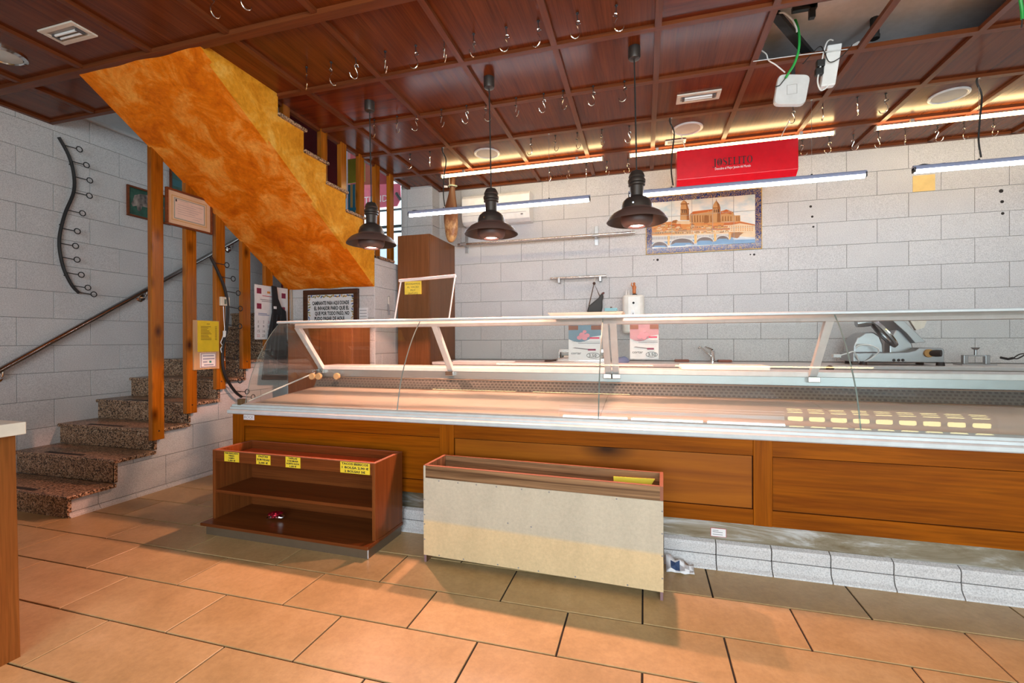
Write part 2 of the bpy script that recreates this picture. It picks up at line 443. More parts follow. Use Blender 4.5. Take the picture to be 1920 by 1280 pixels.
# perforated shutter box over the door, the low sun shining through its rows of slots
SLOT = emit('sunlit_slot', (1.0, 0.86, 0.36, 1), 9)
bx('shutter_plate', plain('shutter_grey', (0.30, 0.28, 0.24, 1), 0.5), door1, 2.1, 4.75, YF+0.002, YF+0.012, 1.92, 2.86)
sl_ = MB()
for i in range(9):
    for j in range(9):
        cx, cz = 2.25+0.29*i, 2.02+0.103*j
        sl_.prism([(cx+0.07*(1 if math.cos(q*PI/6+.01) > 0 else -1)+0.035*math.cos(q*PI/6), YF+0.0125, cz+0.017*math.sin(q*PI/6)) for q in range(12)], (0, 0.002, 0))
sl_.build('slots', SLOT, door1)['kind'] = 'stuff'

# ------------------------------------------------------------------ ceiling
cl = structure(MB().box(XL-0.1, -2.72, YF-0.1, 2.10, 3.17, 3.40).box(-2.62, XR+0.1, YF-0.1, YB+0.1, 3.17, 3.40).box(-2.72, -2.62, YF-0.1, 2.1, 3.34, 3.45)
     .build('ceiling', plain('raw_concrete', (0.72, 0.68, 0.68, 1), 0.9)))
GX = [0.697+0.611*k for k in range(-9, 8)]; GX[0] = XL
GY = [-2.6, -2.0, -1.4, -0.82, -0.23, 0.36, 0.97, 1.565, 2.18, 2.817, 3.388, 3.98, 4.565, YB]
CROSS = {(-5, 9), (-6, 9), (-1, 8), (0, 8)}
PT = 0.018
for j in range(len(GY)-1):
    for i in range(len(GX)-1):
        x0, x1, y0, y1 = GX[i], min(GX[i+1], XR), GY[j], GY[j+1]
        k = i-9
        if x0 >= XR: continue
        if y0 > 2.81 and y0 < 2.82 and k in (0, 1): continue          # the two missing panels
        if y0 >= 2.8 and x1 <= -2.70: continue
        pieces = [(x0, x1, y0, y1)]
        if y0 >= 2.8 and x0 < -2.70: pieces = [(-2.70, x1, y0, y1)]
        elif 2.17 < y0 < 2.19:
            if x1 <= -3.64: pieces = [(x0, x1, y0, 2.615)]
            elif x0 < -3.64: pieces = [(x0, -3.64, y0, 2.615)]
            elif x1 <= -2.64: pieces = []
            elif x0 < -2.64: pieces = [(-2.64, x1, y0, y1)]
        for a, b, c, d in pieces:
            MB().box(a+0.002, b-0.002, c+0.002, d-0.002, ZC, ZC+PT).build('panel', CEILX if (k, j) in CROSS else CEILW, cl)
BH = 0.022
def batten_x(x0, x1, y, w=0.042, m=BATT, h=BH): bx('batten', m, cl, x0, x1, y-w/2, y+w/2, ZC-h, ZC+0.004)
BATTY = wood('mahogany_batten_lengthwise', (0.12, 0.030, 0.010, 1), (0.20, 0.054, 0.017, 1), 'y', 0.35, 30)
for j, y in enumerate(GY[1:-1]):
    if abs(y-2.18) < .01: batten_x(XL, XR, y, 0.06, h=0.03)
    elif y < 2.2: batten_x(XL, XR, y)
    else: batten_x(-2.70, XR, y)
batten_x(-2.4, XR, YB-0.02, 0.04)
for i, x in enumerate(GX[1:]):
    if x > XR: continue
    for j in range(len(GY)-1):
        y0, y1 = GY[j], GY[j+1]
        if x < -2.70 and y0 > 2.8: continue
        if 2.17 < y0 < 2.19 and x < -2.64:
            if x < -3.64: y1 = 2.615
            else: continue
        bx('batten', BATTY, cl, x-0.019, x+0.019, y0+0.021, y1-0.021, ZC-BH, ZC+0.004)
# trims round the stairwell opening
bx('batten', BATTY, cl, -2.715, -2.675, 2.84, YB-0.2, ZC-BH, 3.06)
bx('batten', BATT, cl, XL, -3.66, 2.605, 2.64, ZC-BH, 3.06)
bx('batten', BATTY, cl, XL, XL+0.035, YF, 2.615, ZC-BH, ZC+0.004)
# ------------------------------------------------------------------ staircase
XS, XR2 = -3.68, -2.60
st = thing('staircase', 'brown granite staircase with orange stucco underside and pine posts along left wall', 'staircase', (-4.1, 3.2, 0))
NY = [2.098+0.281*k for k in range(9)]; NZ = [0.152+0.173*k for k in range(9)]
NZ = [0.150, 0.322, 0.487, 0.655, 0.828, 0.995, 1.165, 1.335, 1.505]
for k in range(9):
    y0 = NY[k]; y1 = NY[k+1]+0.02 if k < 8 else YB
    zb = NZ[k-1] if k else 0.0
    bx('riser', GRAN, st, XL, XS+0.004, y0+0.022, y0+0.045, zb, NZ[k]-0.028)
    t = bx('tread', GRAN, st, XL, XS+0.035, y0, y1, NZ[k]-0.028, NZ[k], 0.007)
    if k < 4:
        bx('grip_strip', plain('dark_grip_tape', (0.03, 0.025, 0.022, 1), 0.9), t, XL+0.30, XS-0.35, y0+0.03, y0+0.065, NZ[k], NZ[k]+0.0015)
# core and tiled side wall
def hside(y):
    z = 0
    for k in range(9):
        if y >= NY[k]+0.022-1e-6: z = NZ[k]-0.028
    return z
sw = []
prof = [(NY[0]+0.045, 0)]
for k in range(9):
    prof += [(NY[k]+0.045, NZ[k]-0.028), ((NY[k+1]+0.045) if k < 8 else YB, NZ[k]-0.028)]
prof.append((YB, 0))
side = MB().prism([(XS-0.03, y, z) for y, z in prof], (0.022, 0, 0)).build('side_wall', GROUTW, st)
def cut_tile(y0, y1, z0, z1, base, t, j=0.002):
    y0 += j; y1 -= j; z0 += j; z1 -= j
    bp = [NY[k]+0.022 for k in range(9)]
    ys = [y0]+[b for b in bp if y0 < b < y1]+[y1]
    top = []
    for a, b in zip(ys[:-1], ys[1:]):
        h = min(z1, hside((a+b)/2)-0.001)
        if h > z0+0.006: top += [(a, h), (b, h)]
    if not top: return
    poly = [(top[0][0], z0)]+top+[(y1, z0)]
    q = [poly[0]]
    for p in poly[1:]:
        if abs(p[0]-q[-1][0])+abs(p[1]-q[-1][1]) > 1e-5: q.append(p)
    MB().prism([(base, y, z) for y, z in q], (t, 0, 0)).build('side_tile', STONE, side)
zs = [0.032, 0.262, 0.468, 0.69, 0.915, 1.14, 1.365]
y_off = [2.308, 2.534, 2.308+0.22, 2.50, 2.28, 2.5]
for r in range(6):
    o = [2.302, 2.534, 2.302+0.0, 2.534, 2.302, 2.534][r]
    for j in range(-1, 7):
        a, b = o+(j-0)*0.475-0.475, o+j*0.475
        a = max(a, NY[0]+0.022); b = min(b, 4.6)
        if b-a > 0.02: cut_tile(a, b, zs[r], zs[r+1], XS-0.008, 0.008)
# cove skirting at the foot of the side wall
yj = [NY[0]+0.03, 2.308, 2.548, 2.781, 3.013, 3.245, 3.477, 3.71, 3.94, 4.17, 4.4]
for a, b in zip(yj[:-1], yj[1:]):
    MB().prism([(XS-0.006, a+.0015, 0.031), (XS+0.004, a+.0015, 0.031), (XS+0.005, a+.0015, 0.02), (XS+0.010, a+.0015, 0.010), (XS+0.022, a+.0015, 0.003), (XS+0.024, a+.0015, 0.0), (XS-0.006, a+.0015, 0.0)], (0, b-a-.003, 0)).build('skirting_tile', STONE, side)
# upper flight: orange soffit, stringer, treads
def sof(y): return 1.718+0.666*(4.065-y)
YT = 2.155
XSL = -3.655
bm_ = MB()
ny = 26; nx = 12
for i in range(ny+1):
    y = 4.065+(YT-4.065)*i/ny
    for j in range(nx+1):
        bm_.v.append((XSL+(XR2-XSL)*j/nx, y, sof(y)+0.006*math.sin(7*y+3*j/nx)*math.sin(j*1.3)))
for i in range(ny):
    for j in range(nx):
        a = i*(nx+1)+j; bm_.f.append([a, a+1, a+nx+2, a+nx+1]); bm_.m.append(0); bm_.sm.append(True)
# close it as a slab
bm_.prism([(XSL, 4.065, sof(4.065)+0.012), (XSL, YT, sof(YT)+0.012), (XSL, YT, sof(YT)+0.09), (XSL, 4.065, sof(4.065)+0.09)], (XR2-XSL-0.002, 0, 0))
bm_.build('soffit', SOFFIT, st)
UN = [(3.093+0.2675*k, 2.862-0.1655*k) for k in range(-2, 6)]   # nose Y, tread Z, from the ceiling down
sp = [(4.068, sof(4.068)), (YT, sof(YT)), (YT, 3.30)]
for k, (y, z) in enumerate(UN):
    if k < 6:
        sp.append((y-0.02-0.2675 if k else YT, z-0.026)); sp.append((y-0.02, z-0.026))
# clean profile: steps down towards +Y, closing at the landing end
sp2 = [(4.068, sof(4.068)), (YT, sof(YT)), (YT, UN[0][1]-0.026)]
for k, (y, z) in enumerate(UN[:7]):
    yy = min(y-0.02, 4.068)
    sp2.append((yy, z-0.026))
    if yy >= 4.068: break
    sp2.append((yy, UN[k+1][1]-0.026))
sp2 = [p for i, p in enumerate(sp2) if i == 0 or abs(p[0]-sp2[i-1][0])+abs(p[1]-sp2[i-1][1]) > 1e-4]
MB().prism([(XR2-0.03, y, z) for y, z in sp2], (0.03, 0, 0)).build('stringer', STRING, st)
for k, (y, z) in enumerate(UN):
    bx('tread', GRAN, st, XSL, XR2+0.022, y-0.29, y, z-0.026, z, 0.006)
    bx('riser', GRAN, st, XSL, XR2-0.035, y-0.045, y-0.022, z-0.1655, z-0.026)
# wall below the landing, facing the room, and its right-hand return
lw = MB().box(XS+0.0, XR2-0.03, 4.08, 4.16, 0, 1.80).box(XR2-0.09, XR2-0.006, 4.08, YB, 0, 2.005).build('landing_wall', GROUTW, st)
lay(lw, '-y', 4.08, XS, XR2-0.004, 0.05, 1.80, 0.499, 0.2265, -3.32, 1.175-0.2265*8, 0.0032, 0.006, STONE, 'wall_tile')
lay(lw, '+x', XR2-0.006, 4.076, YB, 0.5, 2.008, 0.499, 0.2265, 4.20, 1.175-0.2265*8+0.09, 0.0032, 0.006, STONE, 'wall_tile')
# posts of the lower flight: bolted to the side wall, up to the soffit
for k in range(6):
    yc = 2.688+0.2775*k
    zb = [0.405, 0.57, 0.742, 0.908, 1.08, 1.25][k]
    p = MB().box(XS+0.001, XS+0.046, yc-0.046, yc+0.046, zb, sof(yc-0.046)+0.03).build('post', PINE, st, bevel=0.004)
    MB().lathe([(0, 0.004), (0.006, 0.003), (0.007, 0)], (XS+0.046, yc, zb+0.07), 10, 'x').build('bolt', CHROME, p)
# posts on the treads of the upper flight
for k, (ya, yb, zb) in enumerate(((2.93, 3.0, 2.7), (3.365, 3.445, 2.53), (3.635, 3.715, 2.53), (3.92, 4.0, 2.2), (4.2, 4.28, 2.036), (4.48, 4.56, 2.036))):
    MB().box(-2.71, -2.665, ya, yb, zb-0.03, 3.5).build('post', PINE, st, bevel=0.003)

# handrail on the left wall
hr = thing('handrail', 'polished steel handrail climbing the left wall beside the stairs', 'handrail', (XL, 3.2, 1.6))
h0, h1 = PX(-30, 706, XL+0.075), PX(440, 450, XL+0.075)
h0 = Vector((XL+0.075, 2.16, 0.885)); h1 = Vector((XL+0.075, 4.42, 2.41))
MB().tube([h0, h1], 0.021, 14).build('rail', Mat('polished_steel', (0.42, 0.38, 0.36, 1), 0.18, 1.0).m, hr)
for t in (0.055, 0.52, 0.955):
    p = h0.lerp(h1, t)
    b = MB().lathe([(0, 0.014), (0.034, 0.012), (0.046, 0.0)], (XL, p.y, p.z-0.075), 16, 'x')
    b.tube(bez((XL+0.01, p.y, p.z-0.075), (XL+0.075, p.y, p.z-0.08), (XL+0.075, p.y, p.z-0.06), (XL+0.075, p.y, p.z-0.015), 8), 0.008, 8)
    b.build('bracket', CHROME, hr)

# ------------------------------------------------------------------ upper floor seen through the stairwell
w1 = structure(MB().box(-3.75, -3.69, YB-0.06, YB, 1.9, 4.5).box(-2.86, -2.80, YB-0.06, YB, 1.9, 4.5).box(-3.75, -2.8, YB-0.06, YB, 4.44, 4.5)
    .box(-3.75, -2.8, YB-0.06, YB, 1.86, 1.92).box(-3.75, -2.8, YB-0.05, YB-0.01, 2.585, 2.612).box(-3.75, -2.8, YB-0.05, YB-0.01, 2.52, 2.54).box(-3.75, -2.8, YB-0.05, YB-0.01, 2.80, 2.815).build('window_1', plain('grey_window_frame', (0.10, 0.12, 0.14, 1), 0.4)))
MB().box(-3.69, -2.86, YB-0.034, YB-0.03, 1.92, 4.44).build('pane', GLASS, w1)
structure(MB().box(XL-0.2, -3.75, YB, YB+0.15, 0, 4.9).box(-3.75, -2.45, YB, YB+0.15, 0, 1.86).box(-2.8, -2.45, YB+0.01, YB+0.15, 1.86, 4.9).build('wall_stairwell', plain('dark_red_paint', (0.20, 0.008, 0.012, 1), 0.5)))
# tiled pillar right of the window
pw = structure(MB().box(-2.795, -2.396, 4.963, YB+0.1, 1.9, 3.06).build('wall_pillar', GROUTW))
lay(pw, '-y', 4.963, -2.80, -2.392, 1.95, ZC+0.03, 0.499, 0.2265, -2.72, 1.175, 0.0032, 0.006, STONE, 'wall_tile', half=0.0)
lay(pw, '+x', -2.396, 4.957, YB, 1.95, ZC, 0.499, 0.2265, 4.9, 1.175, 0.0032, 0.006, STONE, 'wall_tile', half=0.0)
YA = 6.4
aw = thing('street_awning', 'dark red awning with pink lettered front outside the stairwell window', 'awning', (-3.9, YA, 3.3))
AWM = plain('dark_red_awning', (0.20, 0.006, 0.012, 1), 0.7); PINKS = plain('pink_valance', (0.66, 0.13, 0.20, 1), .7)
q0, q1, q2, q3 = PY(640, 348, YA), PY(750, 344, YA), PY(744, 386, YA), PY(640, 394, YA)
MB().prism([q0, q1, PY(751, 372, YA), q2, q3], (0, .02, 0)).build('valance', PINKS, aw)
MB().prism([PY(600, 270, YA+.1), PY(725, 270, YA+.1), PY(725, 347, YA+.1), PY(600, 352, YA+.1)], (0, .05, 0)).build('canopy', AWM, aw)
bx('bracket', BLACK, aw, q1.x-.03, q1.x, YA+.15, 9.5, q1.z, q1.z+.04)
text('TU TIENDA', .15, PY(658, 384, YA-.003), (1, 0, 0), (0, 0, 1), WHITEP, aw, align='LEFT')
MB().tube([PY(743, 362, YA-.02), PY(751, 374, YA-.02)], .025, 8).build('dark_bar', BLACK, aw)
fac = thing('street_house', 'pale house front across the street behind the stairwell window', 'building', (-4, 9.5, 0))
bx('wall', plain('pale_facade', (0.55, 0.62, 0.68, 1), 0.8), fac, -12, 2, 9.5, 9.8, 0, 3.4)
for x in (-9, -7, -5, -3): bx('window', plain('dark_panes', (0.10, 0.14, 0.17, 1), 0.3), fac, x, x+0.9, 9.46, 9.5, 1.2, 2.6)
bn = thing('striped_banner', 'blue and yellow striped banner behind the upper stair posts', 'banner', (-3.6, 5.0, 2.6))
b_ = MB(); q0 = PY(658, 330, 5.0); q1 = PY(676, 330, 5.0)
for k in range(6):
    x = q0.x-0.04+k*0.034
    bx('stripe', [plain('blue_cloth', (0.02, 0.16, 0.26, 1), 0.7), plain('ochre_cloth', (0.5, 0.3, 0.1, 1), 0.7)][k % 2], bn, x, x+0.03, 4.995, 5.005, 2.62, 3.13)
bx('emblem', plain('yellow_green_cloth', (0.35, 0.3, 0.02, 1), 0.7), bn, q0.x-0.04, q0.x+0.2, 4.994, 5.006, 3.15, 3.45)
bx('hem', plain('blue_hem', (0.02, 0.2, 0.33, 1), 0.7), bn, q0.x-0.04, q0.x+0.165, 4.992, 4.995, 2.8, 2.84)
# ------------------------------------------------------------------ refrigerated serving counter
CX0, CX1 = -2.70, 3.40
ct = thing('serving_counter', 'long refrigerated serving counter with curved glass front and honey oak panels', 'counter', (0.3, 2.9, 0))
YW = 2.56
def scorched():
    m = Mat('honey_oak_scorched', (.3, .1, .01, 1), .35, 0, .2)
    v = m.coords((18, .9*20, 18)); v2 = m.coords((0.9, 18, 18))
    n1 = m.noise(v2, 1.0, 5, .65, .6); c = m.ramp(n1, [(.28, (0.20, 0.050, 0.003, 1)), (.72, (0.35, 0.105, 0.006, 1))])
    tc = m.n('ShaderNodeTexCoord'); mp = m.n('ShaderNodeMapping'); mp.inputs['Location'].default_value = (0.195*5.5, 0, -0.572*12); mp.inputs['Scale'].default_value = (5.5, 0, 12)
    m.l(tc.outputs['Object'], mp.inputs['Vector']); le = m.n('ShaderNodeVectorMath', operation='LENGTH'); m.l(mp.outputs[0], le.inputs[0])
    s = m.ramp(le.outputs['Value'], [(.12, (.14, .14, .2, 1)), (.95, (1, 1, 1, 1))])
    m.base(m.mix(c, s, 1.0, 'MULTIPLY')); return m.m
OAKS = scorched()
# oak front: stiles, rails and recessed panels
stl = [(-2.766, -2.672), (-1.190, -1.098), (0.527, 0.613), (2.24, 2.33)]
for a, b in stl: bx('stile', OAKV, ct, a, b, YW-0.004, YW+0.02, 0.233, 0.675, 0.002)
for (a, b), (c, d) in zip(stl[:-1], stl[1:]):
    bx('top_rail', OAK, ct, b, c, YW, YW+0.02, 0.583, 0.675, 0.002)
    bx('bottom_rail', OAK, ct, b, c, YW, YW+0.02, 0.233, 0.312, 0.002)
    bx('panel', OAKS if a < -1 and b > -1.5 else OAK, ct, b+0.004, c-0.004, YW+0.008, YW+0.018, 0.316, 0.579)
    bx('shadow_line_backing', GROUT, ct, b-0.005, c+0.005, YW+0.0185, YW+0.0195, 0.300, 0.592)  # near-black sheet behind the gaps, paints a shadow line round each panel
bx('end_panel', OAKV, ct, -2.766, -2.745, YW+0.02, 3.42, 0.05, 0.675)
KICK = Mat('scuffed_steel', (0.50, 0.49, 0.46, 1), 0.42, 0.7)
_n = KICK.noise(KICK.coords((1.3, 1, 7), False), 1.6, 7, 0.7, 0.8)
KICK.base(KICK.ramp(_n, [(0.40, (0.17, 0.13, 0.075, 1)), (0.53, (0.25, 0.22, 0.16, 1)), (0.66, (0.46, 0.47, 0.46, 1))])); KICK = KICK.m
bx('kick_plate', KICK, ct, -2.74, CX1, YW+0.022, YW+0.028, 0.115, 0.30)
# plinth: two rows of pale tiles, the lower one coved
xj = [0.352+0.2555*k for k in range(-12, 9)]
for a, b in zip(xj[:-1], xj[1:]):
    MB().prism([(a+.0025, YW+0.02, 0.068), (a+.0025, YW-0.006, 0.068), (a+.0025, YW-0.008, 0.112), (a+.0025, YW-0.002, 0.124), (a+.0025, YW+0.02, 0.134)], (b-a-.005, 0, 0)).build('plinth_tile', STONE, ct)
    MB().prism([(a+.0025, YW+0.02, 0.0), (a+.0025, YW-0.036, 0.0), (a+.0025, YW-0.034, 0.008), (a+.0025, YW-0.020, 0.020), (a+.0025, YW-0.010, 0.036), (a+.0025, YW-0.008, 0.064), (a+.0025, YW+0.02, 0.064)], (b-a-.005, 0, 0)).build('cove_tile', STONE, ct)
bx('plinth_core', GROUT, ct, -2.72, CX1, YW+0.004, YW+0.03, 0.0, 0.118)
# pale profile under the glass
YG = 2.585
prof = [(YW+0.03, 0.668), (YW-0.030, 0.668), (YW-0.036, 0.674), (YW-0.036, 0.692), (YW-0.028, 0.697), (YW-0.012, 0.699), (YW-0.010, 0.712), (YW+0.002, 0.715), (YW+0.006, 0.728), (YG+0.02, 0.735), (YG+0.045, 0.732), (YG+0.045, 0.668)]
MB().sweep(prof, -2.78, CX1).build('front_profile', WHITEALU, ct)
bx('end_bracket', plain('brown_bracket', (0.12, 0.07, 0.03, 1), 0.4), ct, -2.735, -2.70, YG-0.02, YG+0.03, 0.70, 0.765, 0.004)
# curved panes
gp = [(0.0, 0.732), (0.012, 0.78), (0.024, 0.829), (0.044, 0.90), (0.079, 0.982), (0.126, 1.07), (0.182, 1.158), (0.240, 1.232), (0.306, 1.300)]
gp = [(YG+a*1.02, z) for a, z in gp]
gs = [(p.y, p.z) for p in spline([(0, a, b) for a, b in gp], 5)]
def pane(x0, x1, name='glass_pane'):
    m = MB(); m.smooth = True
    n = len(gs); T = 0.006
    vs = []
    for i, (y, z) in enumerate(gs):
        a = gs[max(i-1, 0)]; b = gs[min(i+1, n-1)]
        d = Vector((b[0]-a[0], b[1]-a[1])).normalized(); nn = (d[1], -d[0])     # inward (+y)
        for x in (x0, x1):
            vs.append((x, y, z)); vs.append((x, y+nn[0]*T, z+nn[1]*T))
    fs = []
    for i in range(n-1):
        a = i*4; b = a+4
        fs += [(a, a+2, b+2, b), (a+1, b+1, b+3, a+3)]
    m.add(vs, fs); m.smooth = False
    o = m.build(name, GLASS, ct)
    # ground edges
    for x in (x0, x1): MB().tube([(x, y+0.003, z) for y, z in gs], 0.002, 6).build('ground_edge', EDGE, o)
    return o
EDGE = plain('ground_glass_edge', (0.20, 0.25, 0.23, 1), 0.3)
seams = [-2.69, -1.495, -0.243, 1.002, 2.247, CX1]
for a, b in zip(seams[:-1], seams[1:]): pane(a+0.001, b-0.002)
# end glass
eg = [(YG+0.02, 0.74)]+[(y+0.008, z) for y, z in gs]+[(3.20, 1.30), (3.36, 0.93)]
MB().prism([(-2.688, y, z) for y, z in eg], (0.005, 0, 0)).build('end_pane', GLASS, ct)
e = MB(); e.tube([(-2.69, YG+0.03, 0.745), (-2.69, 3.30, 0.90)], 0.006, 6); e.build('end_trim', WHITEALU, ct)
# canopy
MB().sweep([(2.893, 1.302), (2.880, 1.306), (2.880, 1.316), (2.890, 1.322), (2.915, 1.322), (2.915, 1.302)], -2.69, CX1).build('front_rail', WHITEALU, ct)
for a, b in zip(seams[:-1], seams[1:]): bx('glass_shelf', DUSTY, ct, a+.001, b-.001, 2.912, 3.215, 1.312, 1.320)
MB().sweep([(3.05, 1.272), (3.045, 1.292), (3.055, 1.312), (3.125, 1.312), (3.13, 1.285), (3.115, 1.270)], -2.67, CX1).build('rear_rail', plain('pale_pink_enamel', (0.62, 0.56, 0.55, 1), .3), ct)
# supports
for xb, yt in ((-2.66, 3.07), (-1.462, 3.07), (-0.245, 3.05), (-0.192, 3.05), (1.035, 3.08), (2.24, 3.05)):
    w = 0.022; p0, p1 = Vector((xb, 3.36, 0.93)), Vector((xb, yt, 1.275))
    MB().prism([(xb-w, p0.y-0.02, p0.z), (xb-w, p0.y+0.025, p0.z), (xb-w, p1.y+0.025, p1.z), (xb-w, p1.y-0.02, p1.z)], (2*w, 0, 0)).build('support', plain('pale_support', (0.74, 0.70, 0.69, 1), 0.35), ct, bevel=0.003)
    bx('support_foot', STEEL, ct, xb-0.035, xb+0.035, 3.32, 3.40, 0.895, 0.93, 0.004)
KN = plain('cork_knob', (0.72, 0.42, 0.2, 1), 0.5)
for dx, y in ((-0.035, 3.24), (0.02, 3.25), (0.16, 3.30)):
    MB().lathe([(0, -0.012), (0.026, -0.012), (0.028, 0), (0.026, 0.012), (0, 0.012)], (-2.63+dx, y, 0.875), 18, 'y').build('knob', KN, ct)
# display deck, grille, riser and rear worktop
DECK = Mat('brushed_steel_deck', (0.66, 0.52, 0.43, 1), 0.30, 0.3)
DECK.bump(DECK.noise(DECK.coords((1.2, 60, 60), False), 1.0, 3), 0.05, 0.003); DECK = DECK.m
for a, b in zip(seams[:-1], seams[1:]):
    MB().prism([(a+.001, YG+0.03, 0.722), (a+.001, YG+0.05, 0.726), (a+.001, 3.31, 0.782), (a+.001, 3.31, 0.770), (a+.001, YG+0.03, 0.70)], (b-a-.002, 0, 0)).build('deck_plate', DECK, ct)
gr = MB().prism([(CX0, 3.305, 0.782), (CX0, 3.345, 0.862), (CX0, 3.36, 0.862), (CX0, 3.36, 0.76)], (CX1-CX0, 0, 0)).build('air_grille', plain('grey_grille', (0.17, 0.155, 0.14, 1), 0.4, 0.4), ct)
g2 = MB()
for r in range(4):
    t = 0.12+0.235*r; y = 3.305+0.04*t-0.002; z = 0.782+0.08*t
    x = CX0+0.02+(0.015 if r % 2 else 0)
    while x < 2.7:
        g2.add([(x, y, z), (x+0.018, y, z), (x+0.018, y+0.005, z+0.010), (x, y+0.005, z+0.010)], [(0, 1, 2, 3)]); x += 0.03
o = g2.build('air_slots', plain('slot_shadow', (0.07, 0.062, 0.055, 1), .8), gr); o['kind'] = 'stuff'
MB().tube([(CX0, 3.345, 0.866), (CX1, 3.345, 0.866)], 0.006, 8).tube([(CX0, 3.303, 0.786), (CX1, 3.303, 0.786)], 0.004, 8).build('grille_trim', STEEL, ct)
bx('riser_plate', Mat('dull_steel', (0.34, 0.36, 0.36, 1), 0.38, 0.6).m, ct, CX0, CX1, 3.352, 3.40, 0.86, 0.925)
bx('rear_shelf', MARBLE, ct, CX0, CX1, 3.35, 3.62, 0.925, 0.96, 0.004)
bx('rear_body', STEEL, ct, CX0+0.02, CX1, 3.40, 3.60, 0.06, 0.925)
# maker's sticker
pk = PY(467, 782, YW-0.004)
s_ = bx('sticker', PAPER, ct, pk.x-0.045, pk.x+0.045, YW-0.006, YW-0.004, pk.z-0.017, pk.z+0.017)
text('ROCK', 0.028, (pk.x, YW-0.0065, pk.z-0.009), (1, 0, 0), (0, 0, 1), GREYINK, s_)
pk = PY(1347, 998, YW+0.021)
s_ = bx('sticker', PAPER, ct, pk.x-0.035, pk.x+0.035, YW+0.0195, YW+0.022, pk.z-0.02, pk.z+0.02)
bx('red_border', REDINK, s_, pk.x-0.037, pk.x+0.037, YW+0.0205, YW+0.0218, pk.z-0.022, pk.z+0.022)
for i, dz in enumerate((0.010, 0.002, -0.010)):
    bx('print_line', GREYINK, s_, pk.x-0.028, pk.x+(0.02 if i else 0.0), YW+0.0188, YW+0.0195, pk.z+dz-0.0015, pk.z+dz+0.0015)

# raised glass flap on the canopy with its notice
gf = thing('raised_glass_flap', 'raised glass flap with pale rail standing on the counter canopy', 'glass flap', (-1.5, 2.95, 1.322))
a, b, c, d = [PY(u, v, 2.95) for u, v in ((752, 526), (853, 517), (740, 597), (842, 597))]
c.z = d.z = 1.323
MB().prism([a, b, d, c], (0, 0.005, 0)).build('pane', GLASS, gf)
RODM = plain('pale_pink_rail', (0.78, 0.68, 0.66, 1), 0.3)
MB().tube([a+Vector((-.015, 0, 0)), b+Vector((.005, 0, 0))], 0.011, 8).build('top_rail', RODM, gf)
MB().tube([a, c], 0.005, 6).build('edge_strip', RODM, gf); MB().tube([b, d], 0.005, 6).build('edge_strip', RODM, gf)
nt = thing('vacuum_notice', 'yellow vacuum packing notice stuck on the raised glass flap', 'notice', (-1.6, 2.945, 1.5))
p0, p1 = PY(759, 528, 2.944), PY(790, 551, 2.944)
bx('card', plain('amber_card', (0.82, 0.55, 0.05, 1), 0.6), nt, p0.x, p1.x, 2.942, 2.945, p1.z, p0.z)
for i, (s, w) in enumerate((('ENVASAMOS', .85), ('AL VACIO', .7), ('MUY', .3), ('GRATUITO', .6))):
    text(s, 0.018, ((p0.x+p1.x)/2, 2.9415, p0.z-0.024-0.0225*i), (1, 0, 0), (0, 0, 1), INK, nt, width=(p1.x-p0.x)*w)
